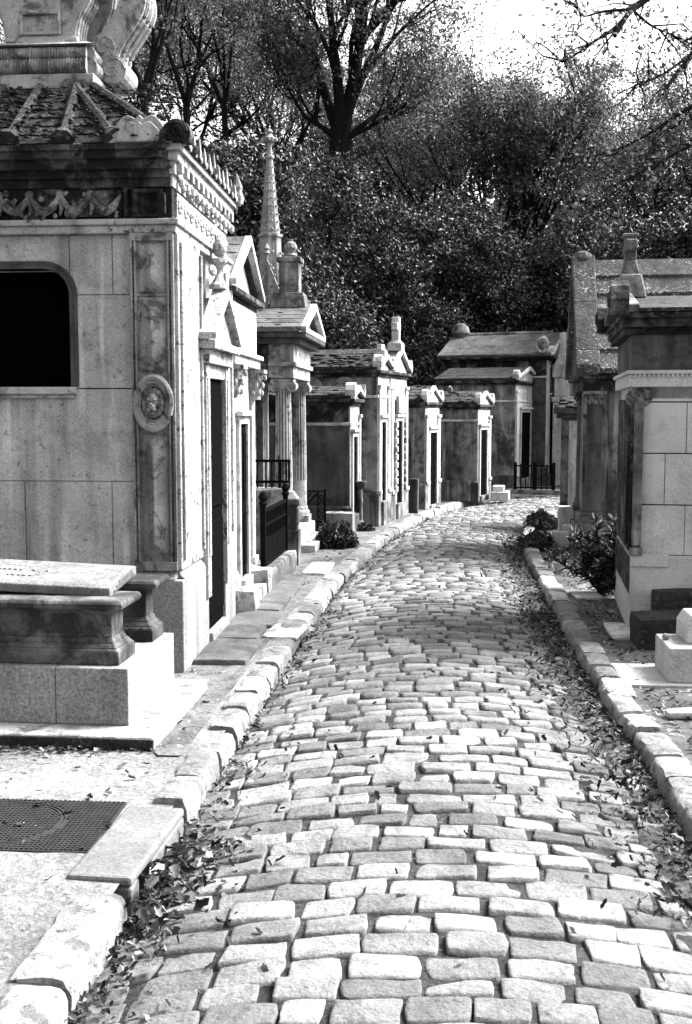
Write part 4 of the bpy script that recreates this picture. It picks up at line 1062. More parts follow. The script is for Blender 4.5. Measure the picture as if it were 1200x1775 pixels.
for ye in (-.12, W+.12): m = MB(); m.prism([(ye-.09, ze-.02), (ye-.11, ze+.10), (ye-.07, ze+.20), (ye, ze+.25), (ye+.07, ze+.20), (ye+.11, ze+.10), (ye+.09, ze-.02)], 'x', -.20, -.06); m.tube([(-.205, ye+.06*math.cos(t)*(1-t/16), ze+.10+.06*math.sin(t)*(1-t/16)) for t in np.linspace(0, 11, 24)], .014, 5); m.build('antefix', M['crust_and_shade'], rt, bevel=.015)
ym = W/2; zc = za+.03; xc = b.side(1091, 500, ym)[0]
m = MB(); m.frus((xc-.13, xc+.13, ym-.16, ym+.16, zc-.04), (xc-.08, xc+.09, ym-.11, ym+.11, zc+.16)); m.build('pedestal', M['grey'], rt, bevel=.012)
zt = b.z(406, xc, ym); hh = zt-zc-.16
m = MB(); m.frus((xc-.075, xc+.075, ym-.09, ym+.09, zc+.16), (xc-.05, xc+.05, ym-.06, ym+.06, zc+.16+hh*.35)); m.box(xc-.05, xc+.05, ym-.055, ym+.055, zc+.16+hh*.35, zt-.03); m.box(xc-.065, xc+.065, ym-.07, ym+.07, zt-.03, zt)
m.box(xc-.046, xc+.046, ym-.20, ym+.20, zc+.16+hh*.55, zc+.16+hh*.8); m.build('cross', M['grey'], rt, bevel=.012)
A = b

# ---- right side: B, steep lichen roofed mausoleum behind it
b = Bld('mausoleum', 'sombre mausoleum with steep lichen speckled slab roof and corner columns on the right', 'mausoleum', (1003, 962), 8, g=.08)
rt = b.root; W, D = 2.0, 4.2; ze = b.z(648); za = b.z(457, .1, W/2); zb = b.z(905); zc = b.z(700)
m = MB(); m.box(.0, D, .0, W, 0, zb-.12); m.box(.05, D, .05, W-.05, zb-.12, zb); m.build('plinth', M['grey'], rt, bevel=.015)
m = MB(); m.box(.12, D, .26, .45, zb, ze-.12); m.box(.12, .32, .45, .7, zb, ze-.12); m.box(.12, .32, W-.7, W-.45, zb, ze-.12); m.box(.12, .32, .7, W-.7, 1.7, ze-.12); m.box(.12, D, W-.45, W-.26, zb, ze-.12)
for k in range(5): m.box(.4, D, .254, .26, zb+.15+k*.36, zb+.15+k*.36+.012)
m.build('wall', M['grey'], rt, bevel=.006)
m = MB(); m.box(.2, .24, .68, W-.68, zb, 1.72); m.build('door', M['door'], rt)
for yy in (.17, W-.17):
    cx = .17
    m = MB(); m.box(cx-.14, cx+.14, yy-.14, yy+.14, zb, zb+.06); m.lathe([(.13, zb+.06), (.135, zb+.09), (.11, zb+.11), (.115, zb+.14), (.10, zb+.16), (.092, zc-.03), (.105, zc-.02), (.095, zc)], (cx, yy, 0), 20)
    m.build('column', M['dark'], rt, smooth=True)
    leafy_capital(rt, (cx, yy, zc), .095, .12, M['grey'])
m = MB(); m.box(.02, D, .02, W-.02, zc+.156, ze-.06); m.box(-.04, D, -.05, W+.05, ze-.06, ze); m.build('cornice', M['crust_and_shade'], rt, bevel=.01)
m = MB(); m.prism([(0, ze+.001), (W/2, za-.06), (W, ze+.001)], 'x', .0, .2); m.build('gable', M['dark'], rt)  # gable colour darkened for its shaded street side
m = MB(); n = 6
for k in range(n):
    t0, t1 = k/n, (k+1)/n
    for f in (lambda y: y, lambda y: W-y):
        y0_, y1_ = -.10+(W/2+.10)*t0, -.10+(W/2+.10)*t1; z0_, z1_ = ze+(za-ze)*t0, ze+(za-ze)*t1
        m.prism([(f(y0_), z0_), (f(y0_-.03), z0_+.06), (f(y1_), z1_+.045), (f(y1_), z1_-.005)], 'x', .2, D+.1)
m.build('roof', M['roof_lichen'], rt, bevel=.006)
m = MB()
for f in (lambda y: y, lambda y: W-y):
    e = -.10; sl = (za-ze)/(W/2)
    zs = [0, .13, .56, 1.0]
    for a, c in zip(zs, zs[1:]):
        y0_, y1_ = e+(W/2-e)*a+.003, e+(W/2-e)*c-.003; z0_, z1_ = ze+(za-ze)*a, ze+(za-ze)*c
        m.prism([(f(y0_), z0_-.02), (f(y0_-.06), z0_+.10), (f(y1_-.06), z1_+.10), (f(y1_), z1_-.02)], 'x', -.08, .198)
m.lathe([(.10, za-.05), (.14, za+.06), (.10, za+.13), (.03, za+.16)], (.05, W/2, 0), 10)
m.build('coping', M['roof_lichen'], rt, bevel=.012)
Bb = b

# ---- right side: C, small stained tomb
b = Bld('stele', 'narrow stained stone tomb pillar with mossy cap beyond the right hand columns', 'tomb', (966, 912), 14, g=.08)
zt = b.z(700); m = MB(); m.box(.03, .95, .03, .9, .25, zt-.22); m.box(0, 1.0, 0, .95, 0, .25); m.build('body', M['grey'], b.root, bevel=.012)
m = MB(); m.box(.15, .6, .002, .03, .3, zt-.25); m.build('panel', M['white'], b.root, bevel=.01)
m = MB(); m.box(-.04, 1.0, -.04, .95, zt-.22, zt-.15); m.box(-.08, 1.0, -.08, .98, zt-.15, zt-.06); m.build('cornice', M['dark'], b.root, bevel=.012)
m = MB(); m.frus((-.08, 1.0, -.08, .98, zt-.058), (.1, .9, .2, .7, zt+.12)); m.build('cap', M['mossy'], b.root, bevel=.02)
moss_lumps(b.root, -.06, .6, ((-.07, zt-.05), (.2, zt+.10)), 40, 5, M['mossy'])

# ---- small graves and slabs on the right
def block(name, label, cat, px, py, w, d, h, mat, th=8, g=.075, group=None, rnd=.02, amp=.005, corner=True):
    P = on_z(px, py, g); o = MB().rough(0 if corner else -w/2, w if corner else w/2, 0, d, 0, h, 7, amp, rnd, px*.1).build(name, M[mat], None, smooth=True, weld=True, loc=(P.x, P.y, g-.01), rz=-R(th))
    tag(o, label, cat, group); return o
SL = 'flat grave slabs set in the earth on the right'
block('grave_block', 'upright pale stone block behind the low shrub by the right kerb', 'grave', 968, 935, .22, .25, .46, 'white', g=.07)
block('grave_block', 'small cubic white stone block before the dark tomb column', 'grave', 976, 945, .16, .16, .27, 'white', g=.07)
block('grave_block', 'low grey stone step at the foot of the upright pale block', 'grave', 957, 950, .22, .18, .22, 'granite_pale', g=.07)
block('grave_slab', 'thin pale slab edge beside the low clipped shrub', 'slab', 941, 955, .24, .2, .04, 'white')
block('grave_slab', 'pale square slab lying left of the leafy oleander', 'slab', 999, 1040, .26, .42, .035, 'granite_pale', th=2)
block('grave_slab', 'large white slab at the foot of the smooth block mausoleum', 'slab', 1062, 1110, .34, .62, .035, 'white', th=6)
block('grave_slab', 'broad worn flagstone under the pale granite gravestone', 'slab', 1085, 1192, .9, .62, .03, 'granite_pale', th=4, amp=.008)
block('grave_slab', 'rounded oblong stone lying in the earth nearest the right kerb', 'slab', 1157, 1246, .4, .10, .05, 'granite_pale', th=2, rnd=.03)
block('grave_kerb', 'low black mossy grave block in front of the smooth mausoleum', 'grave', 1107, 1128, .55, .42, .245, 'mossy', th=4, rnd=.03, amp=.012)
block('grave_kerb', 'higher black mossy grave block against the smooth mausoleum wall', 'grave', 1133, 1104, 1.3, .2, .37, 'mossy', th=8, rnd=.03, amp=.012)
P = on_z(1159, 1181, .105); gr = empty('gravestone', (P.x, P.y, .095), -R(5)); tag(gr, 'pale granite gravestone with slanted top block and small stone ball', 'gravestone')
m = MB(); m.box(0, .9, 0, .46, 0, .225); m.build('base', M['granite_pale'], gr, bevel=.01)
m = MB(); m.prism([(.13, .226), (.13, .34), (.17, .405), (.75, .405), (.8, .34), (.8, .226)], 'y', .12, .44); m.build('block', M['granite_pale'], gr, bevel=.01)
P = on_z(1153, 1110, .32); o = MB().ball((0, 0, .022), .024, n=14).build('stone_ball', M['granite'], None, smooth=True, loc=(P.x+.01, P.y+.02, .318)); tag(o, 'small dark stone ball on the ledge of the pale gravestone', 'ball')

def potted(px, py, label, r=.07, h=.11, leaf=110, seed=1, plant=.16):
    P = on_z(px, py, .075); o = empty('potted_plant', (P.x, P.y, .075)); tag(o, label, 'potted plant')
    m = MB(); m.lathe([(r*.7, 0), (r*.95, h*.8), (r*1.1, h*.82), (r*1.1, h), (r*.9, h), (r*.85, h*.85)], (0, 0, 0), 14); m.build('pot', M['terracotta'], o, smooth=True)
    rr = np.random.RandomState(seed); c = rr.normal(0, plant*.45, (leaf, 3)); c[:, 2] = np.abs(c[:, 2])+h+.02
    leaf_cloud('foliage', c, .035, M['laurel'], seed, o)
WOOD = 'trees rising behind the tombs'
def tx(px, Y): return on_y(px, 700, Y).x
def at(px, Y): x = tx(px, Y); return (x, Y, hill_z(x, Y))
# tall forked tree in the middle
zf = zat(33, 245)
b_ = at(592, 33)
tree('forked_tree', 'tall dark forked tree spreading thick limbs in the middle of the skyline', b_, zf-b_[2],
     [((-.40, .1, 1), 3.2, .20), ((-.14, -.2, 1), 3.6, .20), ((.08, .15, 1), 3.6, .18), ((.34, -.1, 1), 3.6, .24), ((.8, .2, .5), 2.4, .10), ((-.8, .1, .55), 2.2, .09), ((.95, -.2, .25), 2.1, .08), ((-.9, .2, .2), 1.9, .08)],
     21, 40000, .052, .60, levels=4, spread=.42, trunk_r=.42, child=(3, 4), group=WOOD)
# fan branched round crowned tree on the right
b_ = at(893, 36); zf = zat(36, 480)
tree('round_crowned_tree', 'round crowned tree with many fanning upright branches against the white sky', b_, zf-b_[2],
     stem_fan(9, 4, .55, 3.0, .11), 33, 50000, .052, .52, levels=4, spread=.36, trunk_r=.30, child=(3, 4), group=WOOD, upbias=.6)
# slender trees top left
for k, (px, Y, seed, lab) in enumerate(((330, 30, 41, 'slender bare limbed tree directly above the ornate cornice corner'), (395, 34, 44, 'slender leafy tree between the ornate mausoleum and the spire'), (262, 26, 47, 'thin crooked tree just right of the roof scroll'))):
    b_ = at(px, Y); zf = zat(Y, 190)
    tree('slender_tree', lab, b_, zf-b_[2], stem_fan(4, seed, .35, 2.5, .075), seed, 12500, .042, .55, 'leaf_thin', levels=4, spread=.42, trunk_r=.11, child=(2, 3), group=WOOD)
# right hand trees
b_ = at(1160, 34); tree('dense_tree', 'dense drooping tree behind the lichen roofed mausoleum on the right', b_, zat(34, 450)-b_[2], stem_fan(8, 9, .8, 2.5, .12), 51, 44000, .046, .5, spread=.5, trunk_r=.28, group=WOOD, upbias=.1)
b_ = at(1330, 30); tree('dense_tree', 'dark leafy tree at the far right edge behind the cross', b_, zat(30, 430)-b_[2], stem_fan(7, 10, .7, 2.4, .12), 52, 32000, .046, .5, spread=.5, trunk_r=.28, group=WOOD)
b_ = at(745, 42); tree('background_tree', 'pale twiggy tree filling the gap right of the forked tree', b_, zat(42, 420)-b_[2], stem_fan(8, 19, .6, 2.9, .10), 61, 28000, .05, .6, 'leaf_thin', spread=.42, trunk_r=.25, group=WOOD)
b_ = at(480, 44); tree('background_tree', 'tall twiggy tree behind the gothic spire', b_, zat(44, 330)-b_[2], stem_fan(9, 20, .6, 3.8, .12), 62, 30000, .052, .7, 'leaf_thin', spread=.42, trunk_r=.26, group=WOOD)
b_ = at(1010, 46); tree('background_tree', 'distant leafy tree between the round crowned and the drooping trees', b_, zat(46, 420)-b_[2], stem_fan(8, 25, .6, 2.7, .12), 63, 30000, .055, .6, spread=.45, trunk_r=.26, group=WOOD)
b_ = at(180, 38); tree('background_tree', 'leafy tree behind the roof of the ornate mausoleum', b_, zat(38, 330)-b_[2], stem_fan(7, 26, .6, 3.6, .11), 64, 20000, .05, .65, 'leaf_thin', spread=.45, trunk_r=.26, group=WOOD)
b_ = at(585, 47); tree('background_tree', 'distant leafy tree showing low behind the fork of the tall dark tree', b_, zat(47, 400)-b_[2], stem_fan(8, 29, .7, 2.6, .11), 66, 26000, .055, .6, spread=.45, trunk_r=.26, group=WOOD)
b_ = at(680, 49); tree('background_tree', 'distant leafy tree right of the tall dark trunk', b_, zat(49, 400)-b_[2], stem_fan(8, 30, .7, 2.6, .11), 67, 26000, .055, .6, spread=.45, trunk_r=.26, group=WOOD)
b_ = at(330, 41); tree('background_tree', 'tall leafy tree filling the sky left of the spire', b_, zat(41, 300)-b_[2], stem_fan(8, 27, .6, 3.6, .11), 65, 24000, .05, .65, 'leaf_thin', spread=.45, trunk_r=.26, group=WOOD)
# evergreen masses lower down
EV = 'glossy evergreens crowded behind the tombs'
for px, Y, pt, wd, sd, lab in ((545, 25, 255, 3.6, 71, 'big glossy evergreen right of the gothic spire'), (415, 22, 235, 3.2, 72, 'glossy evergreen left of the gothic spire'), (300, 20, 190, 3.0, 73, 'evergreen behind the ornate cornice corner'),
                         (665, 29, 330, 4.0, 74, 'dark evergreen in the shade under the forked tree'), (790, 31, 350, 4.4, 75, 'evergreen above the roof of the far mausoleum'), (940, 33, 380, 4.6, 76, 'evergreen under the round crowned tree'),
                         (1075, 27, 380, 3.8, 77, 'evergreen behind the stone cross'), (1190, 25, 330, 4.0, 78, 'evergreen at the right edge behind the lichen roof')):
    bushy_tree('evergreen_tree', lab, px, Y, pt, wd, sd, 52000, .047 if Y < 27 else .052, group=EV, sig=.2, bot=2.6 if sd in (74, 75, 76) else (1.6 if sd == 71 else .6), mat='laurel')
# far wood on the hillside plus unseen added sky blockers, one mass
def far_wood_and_blocker():
    r = np.random.RandomState(5); P = []
    for k in range(130):
        x = r.uniform(-26, 34); y = r.uniform(42, 60); w = r.uniform(2.2, 3.8); hz = hill_z(x, y); h = r.uniform(3.2, 5.6)
        d = r.normal(size=(900, 3)); d /= np.linalg.norm(d, axis=1)[:, None]; d *= r.uniform(.4, 1.05, (900, 1))**.5
        P.append((d+.10*np.sin(d*9+k))*np.array([w, w, h*.6])+np.array([x, y, hz+h*.5]))
    for k in range(70):     # unseen foliage added behind the viewpoint and along the left to cut sky fill
        if k < 45: x = r.uniform(-22, 16); y = r.uniform(-20, -11)
        else: x = r.uniform(-20, -9.5); y = r.uniform(-10, 30)
        w = r.uniform(2.4, 3.4); h = r.uniform(9, 13); hz = 0
        d = r.normal(size=(700, 3)); d /= np.linalg.norm(d, axis=1)[:, None]; d *= r.uniform(.4, 1.05, (700, 1))**.5
        P.append(d*np.array([w, w, h*.55])+np.array([x, y, hz+h*.5]))
    P = np.concatenate(P); cl = r.normal(0, .12, P.shape); o = leaf_cloud('far_wood_and_blocker', P+cl, .17, M['leaf'], 6, None, up=.4); tag(o, 'dark mass of far hillside woodland, plus unseen trees added to block sky light', 'woodland', kind='stuff')
far_wood_and_blocker()
# overhanging tree whose branches enter at the top right
def overhang():
    base = Vector((8.4, 15.5, .06)); root = empty('overhanging_tree', base); tag(root, 'thinly leaved tree reaching dark bare branches in from the top right corner', 'tree', WOOD)
    m = MB(); rr = random.Random(8); top = Vector((8.2, 15.4, 6.6))
    m.tube([base-Vector((0, 0, .3)), base+Vector((.05, 0, 3)), top, Vector((8.0, 15.3, 9.5))], [.26, .21, .16, .07], 9)
    tw = []
    def limb(px, Y0, Y1, r0, r1, root_z=None, sub=7):
        n = len(px); P = [on_y(a, b_, Y0+(Y1-Y0)*k/(n-1)) for k, (a, b_) in enumerate(px)]
        if root_z is not None: P = [Vector((8.2, 15.4, root_z)), (Vector((8.2, 15.4, root_z))+P[0])/2+Vector((0, 0, .3))] + P
        P = [Vector((p.x, p.y, p.z)) for p in cr3(P)]
        k = len(P); m.tube(P, [r0+(r1-r0)*(i/(k-1)) for i in range(k)], 6)
        for i in range(k//3, k): tw.append(P[i])
        for q in range(sub):
            i = rr.randrange(k//3, k); p = P[i]; d = (P[min(i+1, k-1)]-P[max(i-1, 0)]).normalized()
            d = (d+Vector((rr.gauss(0, .6), rr.gauss(0, .5), rr.gauss(-.1, .6)))).normalized(); L = rr.uniform(.35, .9)
            a = p+d*L*.5+Vector((0, 0, rr.uniform(-.08, .08))); e = a+(d+Vector((rr.gauss(0, .4), rr.gauss(0, .3), rr.gauss(-.15, .4)))).normalized()*L*.6
            m.tube([p, a, e], [.014, .009, .004], 4); tw.extend([a, e, (a+e)/2])
            for _ in range(3):
                f = a+(e-a)*rr.random(); g = f+Vector((rr.gauss(0, .16), rr.gauss(0, .16), rr.gauss(-.04, .14))); m.tube([f, g], [.006, .003], 3); tw.append(g)
    def cr3(P, n=5):
        out = []
        for i in range(len(P)-1):
            p0, p1, p2, p3 = P[max(i-1, 0)], P[i], P[i+1], P[min(i+2, len(P)-1)]
            for k in range(n):
                t = k/n; out.append(.5*((2*p1)+(p2-p0)*t+(2*p0-5*p1+4*p2-p3)*t*t+(3*p1-p0-3*p2+p3)*t**3))
        out.append(P[-1]); return out
    limb([(1260, -110), (1118, 0), (1092, 20), (1066, 62)], 14.6, 13.6, .075, .03, 7.4, 6)
    limb([(1098, 16), (1046, 20), (1012, 28), (1000, 12)], 14.0, 13.4, .022, .007, None, 7)
    limb([(1085, 30), (1062, 52), (1030, 72), (990, 100), (975, 108)], 13.9, 13.2, .03, .006, None, 9)
    limb([(1100, 20), (1130, 45), (1165, 60), (1215, 85)], 14.0, 13.4, .018, .007, None, 8)
    limb([(1290, 10), (1215, 80), (1180, 120), (1156, 152)], 14.8, 14.0, .06, .025, 6.6, 6)
    limb([(1200, 92), (1160, 122), (1125, 140), (1086, 143)], 14.4, 13.6, .022, .006, None, 8)
    limb([(1300, 130), (1190, 190), (1120, 235), (1060, 262), (1010, 275)], 15.2, 14.4, .05, .006, 5.4, 10)
    limb([(1310, 180), (1200, 250), (1110, 300), (1070, 330)], 15.4, 14.8, .05, .006, 5.0, 10)
    limb([(1420, -60), (1560, -160)], 15.6, 16.2, .08, .02, 7.0, 6); limb([(1500, 200), (1650, 120)], 15.0, 14.0, .06, .02, 5.5, 6)
    m.build('trunk', M['bark'], root, recalc=False)
    bpy.data.objects[root.name].children[0].matrix_parent_inverse = Matrix.Translation(-base)
    r = np.random.RandomState(4); T_ = np.array([tuple(p) for p in tw]); P = T_[r.randint(0, len(T_), 2300)]+r.normal(0, .13, (2300, 3))
    o = leaf_cloud('crown', P-np.array(tuple(base)), .032, M['leaf_thin'], 4, root)
overhang()

# shrubs
def lance_shrub(name, label, px, py, h, w, seed, n=650, leaf=.085, g=.07, cat='shrub', asp=.2):
    P = on_z(px, py, g); o = empty(name, (P.x, P.y, g)); tag(o, label, cat)
    rr = random.Random(seed); r = np.random.RandomState(seed); m = MB(); pts = []; U = []
    for k in range(30):
        a = rr.uniform(0, 6.28); t = rr.uniform(.1, 1); e = Vector((math.cos(a)*w/2*t, math.sin(a)*w/2*t, h*rr.uniform(.25, 1)*(1-.3*t)))
        mid = Vector((e.x*.35, e.y*.35, e.z*.55)); m.tube([(0, 0, 0), mid, e], [.012, .009, .004], 4)
        for q in range(n//30):
            f = rr.uniform(.25, 1.02); p = mid.lerp(e, (f-.5)*2) if f > .5 else Vector((0, 0, 0)).lerp(mid, f*2)
            d = Vector((rr.gauss(0, 1), rr.gauss(0, 1), rr.gauss(.5, .6))).normalized(); pts.append(p+d*leaf*.8); U.append(d)
    m.build('stems', M['bark'], o, recalc=False)
    c = np.array([tuple(p) for p in pts]); u = np.array([tuple(p) for p in U]); nq = len(c)
    w_ = r.normal(size=(nq, 3)); v = np.cross(u, w_); v /= np.linalg.norm(v, axis=1)[:, None]; nn = np.cross(u, v); s = (leaf*r.uniform(.7, 1.25, nq))[:, None]
    V = np.empty((nq, 6, 3)); V[:, 0] = c-u*s; V[:, 1] = c-u*s*.2+v*s*asp+nn*s*.1; V[:, 2] = c+u*s*.5+v*s*asp*.8+nn*s*.05; V[:, 3] = c+u*s*1.1-nn*s*.15; V[:, 4] = c+u*s*.5-v*s*asp*.8+nn*s*.05; V[:, 5] = c-u*s*.2-v*s*asp+nn*s*.1
    quads_mesh('foliage', V.reshape(-1, 3), 6, [(0, 1, 2, 3), (0, 3, 4, 5)], M['laurel'], o)
lance_shrub('oleander', 'leafy dark oleander shrub between the two right hand mausoleums', 1044, 1032, .82, .80, 3, 2400, .052)
def mound(name, label, px, py, w, d, h, seed, n, leaf, g=.07, cat='shrub'):
    P = on_z(px, py, g); o = empty(name, (P.x, P.y, g)); tag(o, label, cat); r = np.random.RandomState(seed)
    dd = r.normal(size=(n, 3)); dd /= np.linalg.norm(dd, axis=1)[:, None]; dd[:, 2] = np.abs(dd[:, 2]); rad = r.uniform(.55, 1.05, (n, 1))
    p = dd*rad*np.array([w/2, d/2, h])*(1+.18*np.sin(7*dd[:, :1]+seed)*np.cos(6*dd[:, 1:2]))
    m = MB(); rr = random.Random(seed)
    for k in range(9): a = rr.uniform(0, 6.28); m.tube([(0, 0, -.02), (math.cos(a)*w*.2, math.sin(a)*d*.2, h*.45), (math.cos(a)*w*.38, math.sin(a)*d*.38, h*.7)], [.012, .008, .004], 4)
    m.build('stems', M['bark'], o, recalc=False)
    leaf_cloud('foliage', p, leaf, M['laurel'], seed, o, up=.8, aspect=.45)
mound('low_shrub', 'low rounded shrub spilling over the right kerb at the bend', 932, 950, .44, .9, .20, 4, 3200, .022)
mound('low_shrub', 'dark ground ivy behind the rounded shrub on the right verge', 938, 915, .45, 1.0, .25, 14, 3000, .022)
mound('ivy_bush', 'dark ivy bush covering the ground before the sooty chapel', 582, 948, .55, .6, .30, 5, 4200, .024, g=.1)
mound('ivy_bush', 'small weeds at the plinth of the twin gabled chapels', 632, 921, .3, .25, .12, 6, 400, .025, g=.1)
potted(971, 992, 'pale pot with dark drooping plant on the right verge', seed=2)
potted(955, 984, 'tiny pale pot half hidden beside the drooping plant pot', r=.035, h=.06, leaf=50, seed=3, plant=.08)

# ------------------------------------------------------------------ fallen leaves and litter
def litter(name, pts, label, seed, s0=.009, s1=.023, tiltmax=1.1):
    rr = random.Random(seed); V = []
    for x, y, z in pts:
        s = rr.uniform(s0, s1); a = rr.uniform(0, 6.28); tl = rr.uniform(-tiltmax, tiltmax); tl2 = rr.uniform(-tiltmax, tiltmax); curl = rr.uniform(-.3, .5)
        Rm = Matrix.Rotation(a, 3, 'Z') @ Matrix.Rotation(tl, 3, 'X') @ Matrix.Rotation(tl2, 3, 'Y')
        wd_ = rr.uniform(.55, 1.15); fo = rr.uniform(.05, .45); c2 = curl*rr.uniform(.2, 1.6)
        out = [(-1.05, 0, 0), (-.05, 0, -.12), (1.15, .05, c2), (.62, .50*wd_, c2*.5+fo), (.05, .38*wd_, fo*.7), (-.45, .60*wd_, fo), (.58, -.55*wd_, c2*.6+fo), (.1, -.36*wd_, fo*.6), (-.5, -.52*wd_, fo)]
        for p in out:
            q = Rm @ Vector(p)*s; V.append((x+q.x, y+q.y, z+q.z+s*.35))
    o = quads_mesh(name, np.array(V), 9, [(0, 1, 4, 5), (1, 2, 3, 4), (0, 8, 7, 1), (1, 7, 6, 2)], M['litter'], None); tag(o, label, 'leaves', kind='stuff')
rr = random.Random(77); pts = []
def gutter(side, n, y0, y1, wd, pw=1.0):
    for _ in range(n):
        Y = y0+(y1-y0)*rr.random()**pw; s = np.interp(Y, (PL if side < 0 else PR)[:, 1][:450], cum[:450]); off = abs(rr.gauss(0, wd))
        l = off/2.1 if side < 0 else 1-off/2.1
        x, y = road_at(s, l); pts.append((x, y, max(0, crown(l)+.006+(.022 if side > 0 else 0))+abs(rr.gauss(0, .012))*(1 if off < wd else .3)))
gutter(1, 1600, 3.6, 9.5, .17); gutter(1, 1100, 9, 15.5, .17); gutter(1, 260, 4.0, 13, .34)
gutter(-1, 220, 2.6, 3.7, .09); gutter(-1, 230, 3.6, 4.6, .11); gutter(-1, 240, 4.4, 9, .05); gutter(-1, 300, 9, 20, .06); gutter(-1, 160, 2.6, 6, .22)
for _ in range(120):     # heap in front of the drain stone
    s = np.interp(rr.uniform(3.75, 4.3), PL[:, 1][:450], cum[:450]); l = abs(rr.gauss(0, .14))/2.1; x, y = road_at(s, l); pts.append((x, y, .02+abs(rr.gauss(0, .03))))
for _ in range(260): s = rr.uniform(1.5, 20); l = rr.random(); x, y = road_at(s, l); pts.append((x, y, crown(l)+.004))
big = []
for _ in range(110):
    s = np.interp(rr.gauss(3.95, .22), PL[:, 1][:450], cum[:450]); l = abs(rr.gauss(0, .13))/2.1; x, y = road_at(s, l); big.append((x, y, .03+abs(rr.gauss(0, .025))))
for _ in range(60):
    s = np.interp(rr.uniform(4, 7.5), PR[:, 1][:450], cum[:450]); l = 1-abs(rr.gauss(0, .16))/2.1; x, y = road_at(s, l); big.append((x, y, crown(l)+.045))
litter('large_leaves', big, 'larger curled dead leaves heaped at the drain stone', 19, .02, .036, 1.0)
litter('fallen_leaves', pts, 'dry fallen leaves gathered in both gutters of the cobbled lane', 9)
pts = []
for _ in range(1500):
    Y = 4+rr.random()*11; i = idx_at_y(RC, Y); pts.append((RC[i].x+.25+rr.random()**1.5*1.3, Y, .078))
for _ in range(420):
    Y = 3+rr.random()*12; i = idx_at_y(LC, Y); pts.append((LC[i].x-.25-rr.random()*1.1, Y, .105))
for _ in range(160): Y = 5.40+rr.gauss(0, .05); pts.append((-2.2+rr.random()*1.25, Y, .108))
litter('leaf_litter', pts, 'scattered dry leaf litter on the earth verges', 10, .012, .026, .5)
# grit in the joints and small stones on the verges
def grit():
    r = random.Random(4); m = MB()
    for _ in range(900):
        Y = 2.8+r.random()**1.6*7; 
        if r.random() < .75: i = idx_at_y(LC, Y); x = LC[i].x-.22-r.random()*1.2; z = .102
        else: i = idx_at_y(RC, Y); x = RC[i].x+.22+r.random()*1.0; z = .078
        k = r.uniform(.004, .014); m.ball((x, Y, z), k, (r.uniform(.8, 1.5), r.uniform(.8, 1.4), .7), 5)
    o = m.build('gravel', M['granite_pale'], None, smooth=True); tag(o, 'loose gravel on the sandy verges', 'gravel', kind='stuff')
grit()
# ------------------------------------------------------------------ front left tomb
P = on_z(267, 1303, G); tb = empty('tomb', (P.x, P.y, G), -R(5.5)); tag(tb, 'box tomb on stepped granite plinth with moulded parapet in the left foreground', 'tomb')
m = MB(); m.box(-2.4, 0, 0, 1.22, 0, .072); m.build('base_slab', M['pale'], tb, bevel=.012); m = MB(); m.rough(-2.4, -.003, -.006, .02, .0, .062, 10, .003, .008, 3); m.build('riser', M['mossy'], tb, smooth=True)  # riser: thin darker skin over the slab's front face only
m = MB(); m.box(-.575, -.185, .19, 1.14, .073, .375); m.box(-2.3, -.578, .19, 1.14, .073, .375); m.build('plinth', M['granite'], tb, bevel=.006)
def parapet(x0, x1, y0, y1, z0, h, nm, mat):
    m = MB(); f = .05
    m.box(x0-f, x1+f, y0-f, y1+f, z0, z0+.07)
    prof = [(f, z0+.07), (.035, z0+.085), (.015, z0+.11), (0, z0+.14)]
    for (a, za), (c, zc) in zip(prof, prof[1:]): m.frus((x0-a, x1+a, y0-a, y1+a, za), (x0-c, x1+c, y0-c, y1+c, zc))
    m.box(x0, x1, y0, y1, z0+.14, z0+h-.075)
    prof = [(0, z0+h-.085), (.02, z0+h-.07), (.045, z0+h-.055), (.075, z0+h-.045), (.085, z0+h-.02), (.07, z0+h)]
    for (a, za), (c, zc) in zip(prof, prof[1:]): m.frus((x0-a, x1+a, y0-a, y1+a, za), (x0-c, x1+c, y0-c, y1+c, zc))
    return m.build(nm, M[mat], tb, bevel=.006)
parapet(-2.3, -.30, .30, .50, .376, .345, 'parapet', 'crust_pale')
parapet(-.62, -.285, .90, 1.05, .376, .36, 'parapet', 'crust_pale')
m = MB(); m.box(-2.3, -.64, .92, 1.04, .376, .70); m.build('back_wall', M['dark'], tb, bevel=.006)
# sloping slab that rests across the parapets
sl = empty('grave_slab', tb.matrix_world @ Vector((0, 0, 0)), -R(5.5)); sl.location = Vector((P.x, P.y, G)); tag(sl, 'thick tilted pale inscribed slab lying across the front left box tomb', 'slab')
X_ = Vector((math.cos(R(5.5)), -math.sin(R(5.5)), 0)); Y_ = Vector((math.sin(R(5.5)), math.cos(R(5.5)), 0))
sl.location = Vector((P.x, P.y, G)) + X_*-.36 + Y_*.40 + Vector((0, 0, .712))
sl.rotation_euler = (R(5), R(-1.6), -R(5.5))
sl.rotation_euler = (R(6), R(2.2), -R(5.5))
m = MB(); m.prism([(0, 0), (0, .05), (.04, .062), (.25, .082), (.46, .062), (.50, .05), (.50, 0)], 'x', -2.0, .02); m.build('slab', M['lid'], sl, bevel=.008)
m = MB()
for k in range(3): m.box(.015, .026, .06+k*.05, .44-k*.02, .014+k*.016, .020+k*.016)
m.build('grooves', M['dark'], sl)
rr = random.Random(2); m = MB()
for row in range(4):
    x = -1.2
    while x < -.40:
        w = rr.uniform(.015, .03); m.box(x, x+w*.6, .10+row*.085, .15+row*.085, .068+(row == 1 or row == 2)*.008, .0745+(row == 1 or row == 2)*.009); x += w+rr.choice((.006, .006, .05))
m.build('inscription', M['granite'], sl)

